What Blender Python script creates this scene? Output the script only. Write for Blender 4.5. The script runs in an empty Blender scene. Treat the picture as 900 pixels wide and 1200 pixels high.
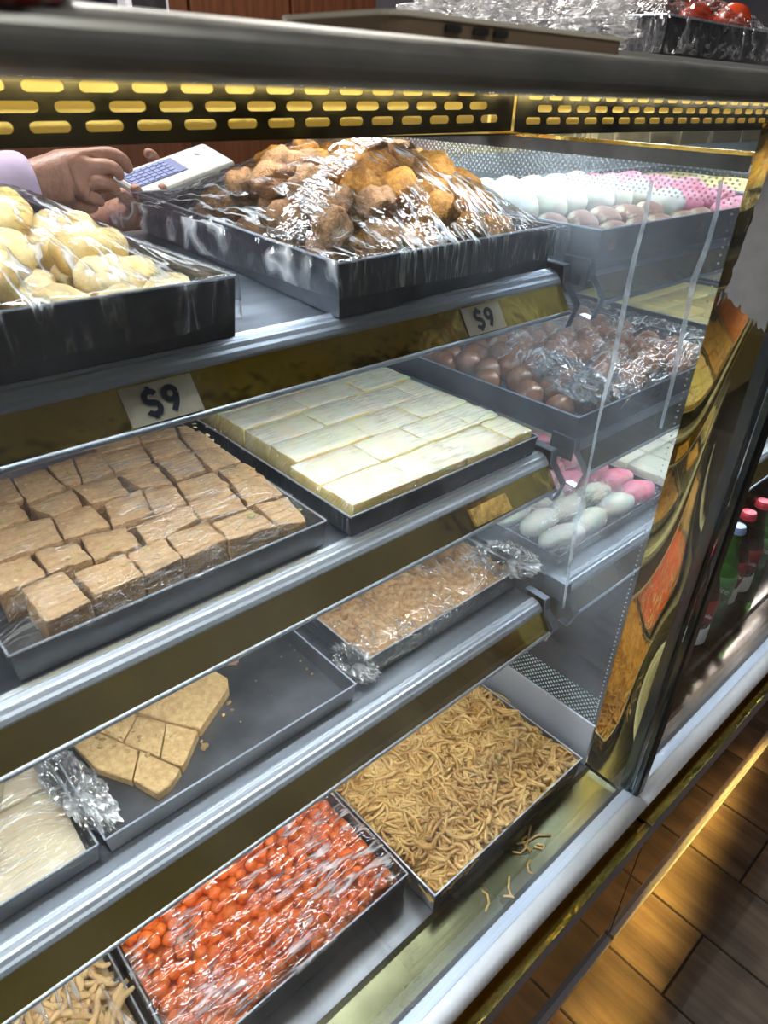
import bpy, bmesh, math, random
import numpy as np
from mathutils import Vector, Matrix, noise
random.seed(7); np.random.seed(7)
SC = bpy.context.scene
COL = SC.collection
ZUP = 1.21            # eye height over the floor: all heights below are written from eye level and raised at the end

# ------------------------------------------------------------------ camera
FPX = 814.0
def nrm(v): return v / np.linalg.norm(v)
_cx = nrm(np.array([1032, 460, FPX])); _cz = -nrm(np.array([-50, -1330, FPX]))
_cz = nrm(_cz - _cx * (_cz @ _cx)); _cy = np.cross(_cz, _cx)
if _cy[2] < 0: _cy = -_cy
RM = np.array([_cx, _cy, _cz])
def W(u, v, ax, val):
    """the point of the plane ax = val that the photograph shows at (u, v)"""
    d = RM @ np.array([u - 450, 600 - v, FPX]); i = 'xyz'.index(ax)
    return Vector((d * val / d[i]).tolist())
cd = bpy.data.cameras.new('camera'); cam = bpy.data.objects.new('camera', cd); COL.objects.link(cam)
cd.sensor_fit = 'VERTICAL'; cd.sensor_height = 24; cd.lens = 24 * FPX / 1200; cd.clip_start = .02
R3 = Matrix([[RM[i][0], RM[i][1], -RM[i][2]] for i in range(3)])
cam.matrix_world = R3.to_4x4()
cd.dof.use_dof = True; cd.dof.focus_distance = .85; cd.dof.aperture_fstop = 8
SC.camera = cam
# ------------------------------------------------------------------ world, lights, exposure
SC.view_settings.view_transform = 'Standard'; SC.view_settings.look = 'None'
SC.view_settings.gamma = 1; SC.view_settings.use_curve_mapping = False
SC.view_settings.exposure = 0.0
wd = bpy.data.worlds.new('world'); SC.world = wd; wd.use_nodes = True
wd.node_tree.nodes['Background'].inputs[0].default_value = (1.0, .93, .86, 1)
wd.node_tree.nodes['Background'].inputs[1].default_value = .06
LED = 55.0             # radiance of the case's light strips
def area(name, loc, tgt, sx, sy, power, col=(1, .95, .88)):
    l = bpy.data.lights.new(name, 'AREA'); l.shape = 'RECTANGLE'; l.size = sx; l.size_y = sy; l.energy = power; l.color = col
    o = bpy.data.objects.new(name, l); COL.objects.link(o); o.location = loc
    o.rotation_euler = (Vector(tgt) - Vector(loc)).to_track_quat('-Z', 'Y').to_euler(); return o
area('overhead_fill_light', (.2, -.9, 1.35), (.3, .3, -.8), 1.2, .3, 12, (1, .95, .9))
area('overhead_fill_light', (1.6, 1.6, 1.35), (1.2, 1.5, -1), 1.2, .3, 24, (1, .93, .85))
area('overhead_fill_light', (.35, 1.45, 1.3), (.4, 1.1, -.2), .9, .3, 45, (1, .95, .92))  # added fill that brightens the hand; no known fixture there
wl = area('floor_patch_beam', (1.25, -1.95, .0), (.90, .165, -1.21), .85, .02, .7, (1, .64, .16)); wl.data.spread = math.radians(1.6)  # added unseen warm beam for the bright floor strip; no lamp stands there
ORD = ['first', 'second', 'third', 'fourth', 'fifth', 'sixth', 'seventh', 'eighth', 'ninth', 'tenth']

# ------------------------------------------------------------------ materials
def mat(name): 
    m = bpy.data.materials.new(name); m.use_nodes = True; nt = m.node_tree; nt.nodes.clear()
    out = nt.nodes.new('ShaderNodeOutputMaterial'); return m, nt, out
def N(nt, t, **k):
    n = nt.nodes.new('ShaderNode' + t)
    for a, b in k.items():
        if a in ('operation', 'noise_dimensions', 'blend_type', 'data_type', 'wave_type', 'feature', 'bands_direction', 'wave_profile'): setattr(n, a, b)
    return n
def coords(nt, scale=(1, 1, 1), rot=(0, 0, 0)):
    tc = N(nt, 'TexCoord'); mp = N(nt, 'Mapping'); mp.inputs['Scale'].default_value = scale; mp.inputs['Rotation'].default_value = rot
    nt.links.new(tc.outputs['Object'], mp.inputs[0]); return mp.outputs[0]
def noise_n(nt, vec, scale, detail=4, rough=.6):
    n = N(nt, 'TexNoise'); n.inputs['Scale'].default_value = scale; n.inputs['Detail'].default_value = detail; n.inputs['Roughness'].default_value = rough
    nt.links.new(vec, n.inputs['Vector']); return n.outputs['Fac']
def ramp(nt, fac, pts):
    r = nt.nodes.new('ShaderNodeValToRGB'); e = r.color_ramp.elements
    while len(e) < len(pts): e.new(.5)
    for k, (p, c) in enumerate(pts):
        e[k].position = p; e[k].color = (*c, 1) if len(c) == 3 else c
    nt.links.new(fac, r.inputs[0]); return r.outputs[0]
def bump(nt, h, strength, dist=.002):
    b = N(nt, 'Bump'); b.inputs['Strength'].default_value = strength; b.inputs['Distance'].default_value = dist
    nt.links.new(h, b.inputs['Height']); return b.outputs[0]
def pbr(name, col, rough=.5, metal=0, c2=None, nscale=60, stretch=(1, 1, 1), b=0, bscale=200, bdist=.001, r2=None, sss=0, coat=0, spec=.5, p0=.35, p1=.65):
    m, nt, out = mat(name); p = N(nt, 'BsdfPrincipled'); nt.links.new(p.outputs[0], out.inputs[0])
    p.inputs['Base Color'].default_value = (*col, 1); p.inputs['Roughness'].default_value = rough; p.inputs['Metallic'].default_value = metal
    p.inputs['Specular IOR Level'].default_value = spec
    if coat: p.inputs['Coat Weight'].default_value = coat; p.inputs['Coat Roughness'].default_value = .1
    if sss:
        p.inputs['Subsurface Weight'].default_value = sss; p.inputs['Subsurface Radius'].default_value = (.006, .003, .0015); p.inputs['Subsurface Scale'].default_value = 1
    if c2 or r2 is not None or b:
        v = coords(nt, stretch)
        f = noise_n(nt, v, nscale)
        if c2: nt.links.new(ramp(nt, f, [(p0, col), (p1, c2)]), p.inputs['Base Color'])
        if r2 is not None: nt.links.new(ramp(nt, f, [(.3, (rough,) * 3), (.7, (r2,) * 3)]), p.inputs['Roughness'])
        if b: nt.links.new(bump(nt, noise_n(nt, v, bscale, 3), b, bdist), p.inputs['Normal'])
    return m
def emit(name, col, s):
    m, nt, out = mat(name); e = N(nt, 'Emission'); e.inputs[0].default_value = (*col, 1); e.inputs[1].default_value = s
    nt.links.new(e.outputs[0], out.inputs[0]); return m
def film_mat(name, stretch, rot, base=.05, gain=1.1, scale=22, strength=.9, tint=(1, 1, 1), rough=.09, crease=.5, wide=16):
    """clear cling film: see-through and glossy, with fine tension creases that scatter more light"""
    m, nt, out = mat(name)
    def M(op, a_, b_=None, c_=None):
        n = N(nt, 'Math', operation=op)
        for i, x_ in enumerate((a_, b_, c_)):
            if x_ is None: continue
            if isinstance(x_, (int, float)): n.inputs[i].default_value = x_
            else: nt.links.new(x_, n.inputs[i])
        return n.outputs[0]
    tr = N(nt, 'BsdfTransparent'); tr.inputs[0].default_value = (*tint, 1)
    gl = N(nt, 'BsdfGlossy'); gl.inputs['Roughness'].default_value = rough; gl.inputs[0].default_value = (1, 1, 1, 1)
    g2 = N(nt, 'BsdfGlossy'); g2.inputs['Roughness'].default_value = .30; g2.inputs[0].default_value = (1, 1, 1, 1)
    df_ = N(nt, 'BsdfDiffuse'); df_.inputs[0].default_value = (.8, .82, .85, 1); gd_ = N(nt, 'MixShader'); gd_.inputs[0].default_value = .4
    nt.links.new(g2.outputs[0], gd_.inputs[1]); nt.links.new(df_.outputs[0], gd_.inputs[2])
    lw = N(nt, 'LayerWeight'); lw.inputs[0].default_value = .2
    v = coords(nt, stretch, rot); a = noise_n(nt, v, scale, 2, .5); c = noise_n(nt, coords(nt), 26, 3); patch = noise_n(nt, coords(nt), 15, 2)
    d = M('ABSOLUTE', M('SUBTRACT', a, .5)); line = M('SUBTRACT', 1.0, M('MINIMUM', M('MULTIPLY', d, wide), 1.0))
    line = M('MULTIPLY', line, ramp(nt, patch, [(.42, (0, 0, 0)), (.62, (1, 1, 1))]))
    h = M('ADD', M('MULTIPLY', line, .3), M('ADD', M('MULTIPLY', c, .45), M('MULTIPLY', a, .5)))
    bn = bump(nt, h, strength, .02)
    for s_ in (gl, g2, lw): nt.links.new(bn, s_.inputs['Normal'])
    f1 = M('MINIMUM', M('MULTIPLY_ADD', lw.outputs['Fresnel'], gain, base), .5)
    m1 = N(nt, 'MixShader'); nt.links.new(f1, m1.inputs[0]); nt.links.new(tr.outputs[0], m1.inputs[1]); nt.links.new(gl.outputs[0], m1.inputs[2])
    m2 = N(nt, 'MixShader'); nt.links.new(M('MULTIPLY', line, crease), m2.inputs[0]); nt.links.new(m1.outputs[0], m2.inputs[1]); nt.links.new(gd_.outputs[0], m2.inputs[2])
    nt.links.new(m2.outputs[0], out.inputs[0]); return m
def glass_mat(name, haze=.05, tint=(.97, .99, .985), hscale=4, refl=1.0, hcol=(.85, .9, 1), lo=.45):
    m, nt, out = mat(name)
    tr = N(nt, 'BsdfTransparent'); tr.inputs[0].default_value = (*tint, 1)
    gl = N(nt, 'BsdfGlossy'); gl.inputs['Roughness'].default_value = .015
    lw = N(nt, 'LayerWeight'); lw.inputs[0].default_value = .12
    mu = N(nt, 'Math', operation='MULTIPLY'); mu.inputs[1].default_value = refl; nt.links.new(lw.outputs['Fresnel'], mu.inputs[0])
    mx = N(nt, 'MixShader'); nt.links.new(mu.outputs[0], mx.inputs[0]); nt.links.new(tr.outputs[0], mx.inputs[1]); nt.links.new(gl.outputs[0], mx.inputs[2])
    di = N(nt, 'BsdfTranslucent'); di.inputs[0].default_value = (*hcol, 1); d2 = N(nt, 'BsdfDiffuse'); d2.inputs[0].default_value = (*hcol, 1)
    dm = N(nt, 'AddShader'); nt.links.new(di.outputs[0], dm.inputs[0]); nt.links.new(d2.outputs[0], dm.inputs[1])
    f = ramp(nt, noise_n(nt, coords(nt), hscale, 3), [(lo, (0, 0, 0)), (.75, (haze,) * 3)])
    m2 = N(nt, 'MixShader'); nt.links.new(f, m2.inputs[0]); nt.links.new(mx.outputs[0], m2.inputs[1]); nt.links.new(dm.outputs[0], m2.inputs[2])
    nt.links.new(m2.outputs[0], out.inputs[0]); return m
def frit_mat(name, col, axis_scale=190, size=.32):
    """ceramic dots printed on glass, staggered"""
    m, nt, out = mat(name)
    tc = N(nt, 'TexCoord'); sp = N(nt, 'SeparateXYZ'); nt.links.new(tc.outputs['Object'], sp.inputs[0])
    def M(op, a, b=None):
        n = N(nt, 'Math', operation=op)
        for i, q in enumerate((a, b)):
            if q is None: continue
            if isinstance(q, (int, float)): n.inputs[i].default_value = q
            else: nt.links.new(q, n.inputs[i])
        return n.outputs[0]
    y = M('MULTIPLY', sp.outputs['Y'], axis_scale); z = M('MULTIPLY', sp.outputs['Z'], axis_scale)
    a = M('ADD', y, z); b = M('SUBTRACT', y, z)
    fa = M('SUBTRACT', M('FRACT', a), .5); fb = M('SUBTRACT', M('FRACT', b), .5)
    r = M('ADD', M('MULTIPLY', fa, fa), M('MULTIPLY', fb, fb)); k = M('LESS_THAN', r, size * size)
    tr = N(nt, 'BsdfTransparent'); di = N(nt, 'BsdfPrincipled'); di.inputs['Base Color'].default_value = (*col, 1); di.inputs['Roughness'].default_value = .4
    mx = N(nt, 'MixShader'); nt.links.new(k, mx.inputs[0]); nt.links.new(tr.outputs[0], mx.inputs[1]); nt.links.new(di.outputs[0], mx.inputs[2])
    nt.links.new(mx.outputs[0], out.inputs[0]); return m

STEEL = pbr('brushed_steel', (.30, .33, .38), .30, .9, c2=(.40, .44, .50), nscale=14, stretch=(.2, 3, 3), r2=.42, b=.08, bscale=300)
ALU = pbr('aluminium', (.52, .58, .68), .36, .55, c2=(.62, .68, .78), nscale=30, stretch=(.1, 2, 2), r2=.46)
TRAY = pbr('tray_steel', (.12, .125, .14), .34, .9, c2=(.20, .21, .235), nscale=18, r2=.5, b=.1, bscale=120)
TRAYL = pbr('tray_steel_bright', (.20, .205, .225), .33, .9, c2=(.30, .31, .34), nscale=14, r2=.45, b=.1, bscale=120)
DARK = pbr('dark_metal', (.05, .05, .05), .35, .6, c2=(.1, .1, .1), nscale=25)
GOLDS = pbr('gold_trim_steel', (.62, .45, .12), .14, 1, c2=(.8, .6, .18), nscale=9, stretch=(.2, 1, 1), r2=.26)
GOLD = pbr('gold_steel', (.72, .52, .12), .10, 1, c2=(.88, .66, .18), nscale=9, r2=.22, b=.5, bscale=16, bdist=.006)
GOLDM = pbr('gold_mirror', (.80, .60, .22), .035, 1)
GOLDD = pbr('gold_grille', (.085, .055, .016), .10, 1, c2=(.14, .095, .03), nscale=12, r2=.22)
GOLDB = pbr('gold_duct', (.95, .66, .16), .45, .4)
DECKM = pbr('deck_steel', (.10, .105, .115), .34, .9, c2=(.17, .175, .19), nscale=14)
OLIVE = pbr('olive_mirror', (.13, .13, .075), .16, 1, c2=(.08, .08, .045), nscale=8, r2=.3)
RAILM = pbr('top_rail_metal', (.28, .30, .29), .32, .7, c2=(.42, .42, .38), nscale=40, stretch=(.4, 1, 1), r2=.45)
WHITEM = pbr('white_enamel', (.86, .87, .90), .3, 0, c2=(.78, .79, .84), nscale=20)
FASCIA = pbr('fascia_grey', (.36, .35, .38), .5, .2)
KICK = pbr('dark_kick_panel', (.12, .085, .065), .07, .55, c2=(.16, .11, .085), nscale=5, stretch=(1, 1, 60))
LEDM = emit('led_light', (.86, .93, 1), LED)
LEDH = pbr('led_housing', (.5, .5, .5), .5)
BLACK = pbr('black_ink', (.02, .025, .04), .5)
CARD = pbr('paper_card', (.58, .51, .36), .6, c2=(.66, .60, .46), nscale=60)
GLASSF = glass_mat('front_glass', haze=.025, hscale=3.5, refl=.28)
GLASSD = glass_mat('divider_glass', haze=.10, tint=(.90, .94, .97), hscale=5, refl=.4, lo=.2)
FRITW = frit_mat('white_frit', (.6, .66, .68), 150, .24)
FRITD = frit_mat('dark_frit', (.05, .06, .06), 150, .2)
FRITS = frit_mat('pale_frit', (.5, .62, .62), 120, .3)

# ------------------------------------------------------------------ mesh helpers
class MB:
    def __init__(s): s.v = []; s.f = []
    def add(s, vs, fs):
        n = len(s.v); s.v += [tuple(p) for p in vs]; s.f += [tuple(i + n for i in f) for f in fs]; return s
    def box(s, x0, x1, y0, y1, z0, z1):
        return s.add([(x, y, z) for x in (x0, x1) for y in (y0, y1) for z in (z0, z1)],
                     [(0, 1, 3, 2), (4, 6, 7, 5), (0, 4, 5, 1), (2, 3, 7, 6), (0, 2, 6, 4), (1, 5, 7, 3)])
    def extrude_x(s, prof, x0, x1, closed=True):
        n = len(prof); vs = [(x0, *p) for p in prof] + [(x1, *p) for p in prof]
        fs = [(i, (i + 1) % n, (i + 1) % n + n, i + n) for i in range(n if closed else n - 1)]
        if closed: fs += [tuple(range(n)), tuple(range(2 * n - 1, n - 1, -1))]
        return s.add(vs, fs)
    def strip(s, prof, x0, x1, t):
        """bent sheet: polyline (y,z) with thickness t, extruded along x"""
        P = [Vector(p) for p in prof]; off = []
        for i, p in enumerate(P):
            a = (P[i] - P[i - 1]).normalized() if i else (P[1] - P[0]).normalized()
            b = (P[i + 1] - P[i]).normalized() if i < len(P) - 1 else a
            d = (a + b).normalized(); off.append(p + Vector((-d.y, d.x)) * t)
        return s.extrude_x([tuple(p) for p in P] + [tuple(p) for p in reversed(off)], x0, x1)
    def tube(s, pts, r, k=8, cap=True):
        pts = [Vector(p) for p in pts]; rs = r if isinstance(r, (list, tuple)) else [r] * len(pts); n0 = len(s.v); vs = []
        for i, p in enumerate(pts):
            d = (pts[min(i + 1, len(pts) - 1)] - pts[max(i - 1, 0)]).normalized()
            a = d.cross(Vector((0, 0, 1))) if abs(d.z) < .9 else d.cross(Vector((1, 0, 0))); a.normalize(); b = d.cross(a)
            vs += [tuple(p + (a * math.cos(2 * math.pi * j / k) + b * math.sin(2 * math.pi * j / k)) * rs[i]) for j in range(k)]
        fs = [(i * k + j, i * k + (j + 1) % k, (i + 1) * k + (j + 1) % k, (i + 1) * k + j) for i in range(len(pts) - 1) for j in range(k)]
        if cap: fs += [tuple(range(k)), tuple(range((len(pts) - 1) * k, len(pts) * k))]
        return s.add(vs, fs)
    def lathe(s, prof, c=(0, 0, 0), k=20):
        vs = [(c[0] + r * math.cos(2 * math.pi * j / k), c[1] + r * math.sin(2 * math.pi * j / k), c[2] + z) for r, z in prof for j in range(k)]
        fs = [(i * k + j, i * k + (j + 1) % k, (i + 1) * k + (j + 1) % k, (i + 1) * k + j) for i in range(len(prof) - 1) for j in range(k)]
        fs += [tuple(range(k)), tuple(range((len(prof) - 1) * k, len(prof) * k))]
        return s.add(vs, fs)
def tag(o, label, cat=None, group=None, kind=None):
    if label: o['label'] = label
    if cat: o['category'] = cat
    if group: o['group'] = group
    if kind: o['kind'] = kind
    return o
def wloc(o):
    v = Vector((0, 0, 0))
    while o is not None: v += o.location; o = o.parent
    return v
def obj(name, mb, m, parent=None, smooth=False, bev=0, origin=None):
    """links ONE mesh object; vertices are given in eye-level coordinates"""
    off = Vector(origin) if origin is not None else (wloc(parent) if parent is not None else Vector((0, 0, 0)))
    me = bpy.data.meshes.new(name)
    vs = mb.v; 
    me.from_pydata([(a[0] - off.x, a[1] - off.y, a[2] - off.z) for a in vs], [], mb.f); me.update()
    bm = bmesh.new(); bm.from_mesh(me); bmesh.ops.recalc_face_normals(bm, faces=bm.faces); bm.to_mesh(me); bm.free()
    me.materials.append(m)
    if smooth: me.polygons.foreach_set('use_smooth', [True] * len(me.polygons))
    o = bpy.data.objects.new(name, me); COL.objects.link(o)
    if parent is not None: o.parent = parent
    elif origin is not None: o.location = off
    if bev:
        b = o.modifiers.new('bevel', 'BEVEL'); b.width = bev; b.segments = 2; b.limit_method = 'ANGLE'
    return o
def thing(name, label, cat, loc=(0, 0, 0), group=None):
    o = bpy.data.objects.new(name, None); COL.objects.link(o); o.location = loc; o.empty_display_size = .02
    return tag(o, label, cat, group)

# ------------------------------------------------------------------ room
FZ = -1.21
FLOORB = pbr('grout_floor', (.03, .022, .018), .8)
fl = obj('floor', MB().box(-2.5, 4.5, -2.5, 3.0, FZ - .05, FZ - .004), FLOORB); fl['kind'] = 'structure'
def wood_mat(name, a, b, c):
    m, nt, out = mat(name); p = N(nt, 'BsdfPrincipled'); nt.links.new(p.outputs[0], out.inputs[0])
    v = coords(nt, (26, 1.6, 1)); f = noise_n(nt, v, 1.6, 8, .68); v3 = coords(nt, (3, 1.2, 1)); g = noise_n(nt, v3, 3, 3)
    mx = N(nt, 'Math', operation='MULTIPLY_ADD'); mx.inputs[1].default_value = .6; nt.links.new(g, mx.inputs[0])
    m2 = N(nt, 'Math', operation='MULTIPLY'); m2.inputs[1].default_value = .5; nt.links.new(f, m2.inputs[0]); nt.links.new(m2.outputs[0], mx.inputs[2])
    nt.links.new(ramp(nt, mx.outputs[0], [(.42, a), (.54, b), (.66, c)]), p.inputs['Base Color'])
    p.inputs['Roughness'].default_value = .5
    nt.links.new(bump(nt, f, .25, .002), p.inputs['Normal']); return m
WOODS = [wood_mat('wood_tile_a', (.07, .045, .032), (.16, .105, .068), (.25, .17, .11)), wood_mat('wood_tile_b', (.05, .036, .028), (.12, .08, .055), (.2, .135, .09)),
         wood_mat('wood_tile_c', (.09, .06, .042), (.2, .13, .085), (.29, .2, .13))]
pw = .1385
tile_me = []
for k in range(6):
    L = .6
    bm = bmesh.new(); bmesh.ops.create_cube(bm, size=1); bmesh.ops.scale(bm, vec=(pw - .004, L - .004, .008), verts=bm.verts)
    bmesh.ops.bevel(bm, geom=[e for e in bm.edges if all(v.co.z > 0 for v in e.verts)], offset=.001, segments=1, affect='EDGES')
    me = bpy.data.meshes.new('floor_plank'); bm.to_mesh(me); bm.free(); me.materials.append(WOODS[k % 3]); tile_me.append(me)
for i in range(-5, 16):
    cx = .716 + (i + .5) * pw
    y = .088 - 3 * .6 + (0 if i % 2 == 0 else -.3) + (.02 if i % 3 == 0 else -.01)
    y = y + {1: 0, 0: -.03}.get(i, 0)
    while y < .3:
        if y + .6 > -1.3:
            o = bpy.data.objects.new('floor_plank', random.choice(tile_me)); COL.objects.link(o); o.parent = fl
            o.location = (cx, y + .3, FZ - .004 + random.uniform(-.0004, .0004)); 
        y += .6
WALLG = pbr('grey_wall_paint', (.20, .20, .23), .7, c2=(.24, .24, .27), nscale=6)
WOODW = pbr('brown_cabinet_wood', (.085, .028, .011), .45, c2=(.14, .048, .02), nscale=8, stretch=(8, 1, .6))
w = obj('wall_back', MB().box(-2.5, 4.5, 2.6, 2.7, FZ, 1.6), WALLG); w['kind'] = 'structure'
w = obj('wall_right', MB().box(4.5, 4.6, -2.5, 2.7, FZ, 1.6), WALLG); w['kind'] = 'structure'
w = obj('ceiling', MB().box(-2.5, 4.6, -2.5, 2.7, 1.6, 1.7), pbr('dark_ceiling', (.07, .065, .06), .8)); w['kind'] = 'structure'
cab = thing('wall_cabinet', 'tall brown wooden cabinet with two doors against the grey back wall', 'cabinet', (1.65, 2.5, FZ))
obj('body', MB().box(1.0, 2.07, 2.36, 2.59, FZ, .9), WOODW, cab)
for a, b in ((1.005, 1.30), (1.31, 1.68), (1.69, 2.065)):
    d = obj('door', MB().box(a, b, 2.335, 2.358, FZ + .08, .88), WOODW, cab, bev=.004)
    obj('handle', MB().tube([(b - .04, 2.315, -.2), (b - .04, 2.315, -.05)], .005), DARK, d)

# ------------------------------------------------------------------ the two display cases
def rrect(y0, y1, z0, z1, r, k=4):
    pts = []
    for cy, cz, a0 in ((y1 - r, z1 - r, 0), (y0 + r, z1 - r, 90), (y0 + r, z0 + r, 180), (y1 - r, z0 + r, 270)):
        for j in range(k + 1):
            a = math.radians(a0 + 90 * j / k); pts.append((cy + r * math.cos(a), cz + r * math.sin(a)))
    return pts
def grille(case, x0, x1, yy, zr, zb_fn, top):
    """slotted gold strip: every slot is a real hole"""
    P = .0396; mb = MB(); hw, hh = .0145, .0037
    nrow = len(zr)
    edges = [zb_fn] + [(zr[i] + zr[i + 1]) / 2 for i in range(nrow - 1)] + [top]
    K = 20
    for r, z in enumerate(zr):
        zl, zt = edges[r], edges[r + 1]
        off = 0.2025 - P / 2 + (0 if r % 2 == 0 else P / 2)
        i0 = math.floor((x0 - off) / P) + 1; i1 = math.floor((x1 - off) / P)
        mb.add([(x0, yy, zl), (off + i0 * P, yy, zl), (off + i0 * P, yy, zt), (x0, yy, zt)], [(0, 1, 2, 3)])
        mb.add([(off + i1 * P, yy, zl), (x1, yy, zl), (x1, yy, zt), (off + i1 * P, yy, zt)], [(0, 1, 2, 3)])
        for i in range(i0, i1):
            a, b = off + i * P, off + (i + 1) * P; c = (a + b) / 2
            inn, ou = [], []
            for j in range(K):
                t = 2 * math.pi * (j + .5) / K; ct, st = math.cos(t), math.sin(t)
                inn.append((c + (hw - hh) * (1 if ct > 0 else -1) + hh * ct, yy, z + hh * st))
                sx = (P / 2) / max(abs(ct), 1e-6); sz = ((zt - z) if st > 0 else (z - zl)) / max(abs(st), 1e-6); s_ = min(sx, sz)
                ou.append([c + s_ * ct, yy, z + s_ * st])
            vs = inn + ou; fs = [(j, (j + 1) % K, K + (j + 1) % K, K + j) for j in range(K)]
            # corners
            n = len(vs); cor = [(b, yy, zt), (a, yy, zt), (a, yy, zl), (b, yy, zl)]
            vs = vs + cor
            for q, ang in enumerate((0, 1, 2, 3)):
                ca = [math.atan2(zt - z, P / 2), math.atan2(zt - z, -P / 2), math.atan2(zl - z, -P / 2), math.atan2(zl - z, P / 2)][q] % (2 * math.pi)
                j = int(math.floor(ca / (2 * math.pi) * K - .5)) % K
                fs.append((K + j, K + (j + 1) % K, n + q))
            mb.add(vs, fs)
    if x0 < .7: mb.v = [(a, b, c + .0025 - .006 * (.72 - a) / .52) for a, b, c in mb.v]
    o = obj('vent_grille', mb, GOLDD, case)
    s = o.modifiers.new('thick', 'SOLIDIFY'); s.thickness = .0012; s.offset = 1
    d = MB().box(x0, x1, yy + .035, yy + .04, edges[0], .002)
    obj('vent_duct', d, GOLDB, case)
    obj('grille_ledge', MB().box(x0, x1, yy, yy + .04, edges[0] - .0018, edges[0]), GOLDD, case)
    obj('duct_light', MB().box(x0 + .01, x1 - .01, yy + .012, yy + .022, -.002, .0005), emit('duct_led', (1, .9, .6), 5), case)

def case(x0, x1, label, first):
    c = thing('display_case', label, 'display case', ((x0 + x1) / 2, .6, FZ), None)
    obj('top_rail', MB().extrude_x(rrect(.198, .222, -.0012, .0152, .0075, 6), x0, x1), RAILM, c, smooth=False)
    obj('counter_top', MB().box(x0, x1, .2225, .985, .004, .0145), STEEL if not first else RAILM, c)
    for y in (.50, .66):
        obj('led_housing', MB().box(x0 + .02, x1 - .02, y - .009, y + .009, -.0005, .0038), LEDH, c)
        obj('led_strip', MB().box(x0 + .03, x1 - .03, y - .006, y + .006, -.0018, -.0006), LEDM, c)
    grille(c, x0, x1, .575, [-.0285, -.016, -.0035], -.041, .0035)
    obj('deck', MB().box(x0, x1, .293, .97, -.885, -.870), DECKM if first else DECK2, c)
    obj('gutter', MB().strip([(.292, -.869), (.286, -.872), (.24, -.872), (.232, -.864)], x0, x1, .002), OLIVE if first else DECK2, c)
    obj('glass_channel', MB().box(x0, x1, .215, .231, -.90, -.858), pbr('blue_white_bead', (.55, .62, .75), .3, .3), c, bev=.002)
    obj('front_pipe', MB().tube([(x0, .2065, -.866), (x1, .2065, -.866)], .0125, 20), WHITEM, c, smooth=True)
    obj('gold_channel', MB().strip([(.20, -.877), (.226, -.884), (.226, -.905), (.190, -.8985)], x0, x1, .0015), GOLDS, c)
    obj('fascia', MB().box(x0, x1, .180, .189, -.939, -.897), FASCIA, c, bev=.0015)
    obj('fascia_edge', MB().box(x0, x1, .1795, .1895, -.897, -.8955), GOLD, c)
    obj('kick_panel', MB().box(x0, x1, .182, .19, -1.19, -.9395), KICK, c)
    obj('base_strip', MB().box(x0, x1, .174, .19, -1.208, -1.19), FASCIA, c, bev=.001)
    obj('base_body', MB().box(x0, x1, .2, .97, FZ, -.93), DARK, c)
    for xx in (x0 + .008, x1 - .022):
        obj('rear_post', MB().box(xx, xx + .014, .955, .97, -.87, .003), STEEL, c)
    obj('front_glass', MB().box(x0 + .002, x1 - .002, .219, .223, -.862, -.001), GLASSF, c)
    return c
DECK2 = pbr('brown_mirror_deck', (.10, .065, .045), .07, .7, c2=(.05, .032, .024), nscale=9, stretch=(1, 8, 1), r2=.14)
c1 = case(-.62, .717, 'silver and gold glass display case in front, holding the brown and white fudge trays', True)
c2 = case(.723, 2.35, 'second glass display case at the right, with soda bottles at the bottom', False)
# divider belongs to the first case
gd = obj('divider_glass', MB().box(.7185, .7215, .296, .95, -.868, -.042), GLASSD, c1)
obj('divider_trim', MB().box(.7165, .7235, .29, .95, -.043, -.0395), GOLD, c1)
obj('divider_head', MB().box(.7172, .7184, .296, .95, -.056, -.043), DARK, c1)
obj('divider_sill', MB().box(.7150, .7184, .296, .95, -.868, -.785), pbr('pale_steel_sheet', (.55, .60, .68), .35, .3, c2=(.62, .66, .74), nscale=8), c1)
def quad_yz(x, y0, y1, z0, z1): return MB().add([(x, y0, z0), (x, y1, z0), (x, y1, z1), (x, y0, z1)], [(0, 1, 2, 3)])
obj('printed_dots', quad_yz(.7168, .30,   .95, -.084, -.056), FRITW, gd)
obj('printed_dots', quad_yz(.7178, .30, .95, -.082, -.056), FRITD, gd)
obj('printed_dots', quad_yz(.7178, .30, .95, -.785, -.735), FRITS, gd)
dm = MB()
for i in range(94):
    z = -.092 - i * .0074
    dm.tube([(.7172, .3005, z), (.7182, .3005, z)], .0011, 8)
obj('edge_dots', dm, FRITSOLID := pbr('dot_print', (.55, .6, .62), .5), gd)
# dried drip marks
DRIP = glass_mat('dried_drip', haze=.75, tint=(.8, .85, .88), hscale=60, hcol=(.6, .64, .66), lo=.0)
for pts in ([(764, 211), (755, 260), (744, 300), (734, 347), (717, 433), (708, 465), (700, 500), (687, 566), (672, 633), (660, 713)],
            [(845, 211), (840, 248), (828, 290), (813, 328), (800, 390), (787, 452), (774, 502)]):
    mb = MB(); P = [W(u, v, 'x', .7166) for u, v in pts]; vs = []
    for i, p in enumerate(P):
        wd_ = .0022 + .0016 * noise.noise(Vector((i * .7, 3, 1))) + (.001 if i in (2, 3) else 0)
        vs += [(p.x, p.y - wd_, p.z), (p.x, p.y + wd_, p.z)]
    mb.add(vs, [(2 * i, 2 * i + 1, 2 * i + 3, 2 * i + 2) for i in range(len(P) - 1)]); obj('drip_mark', mb, DRIP, gd)
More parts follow.
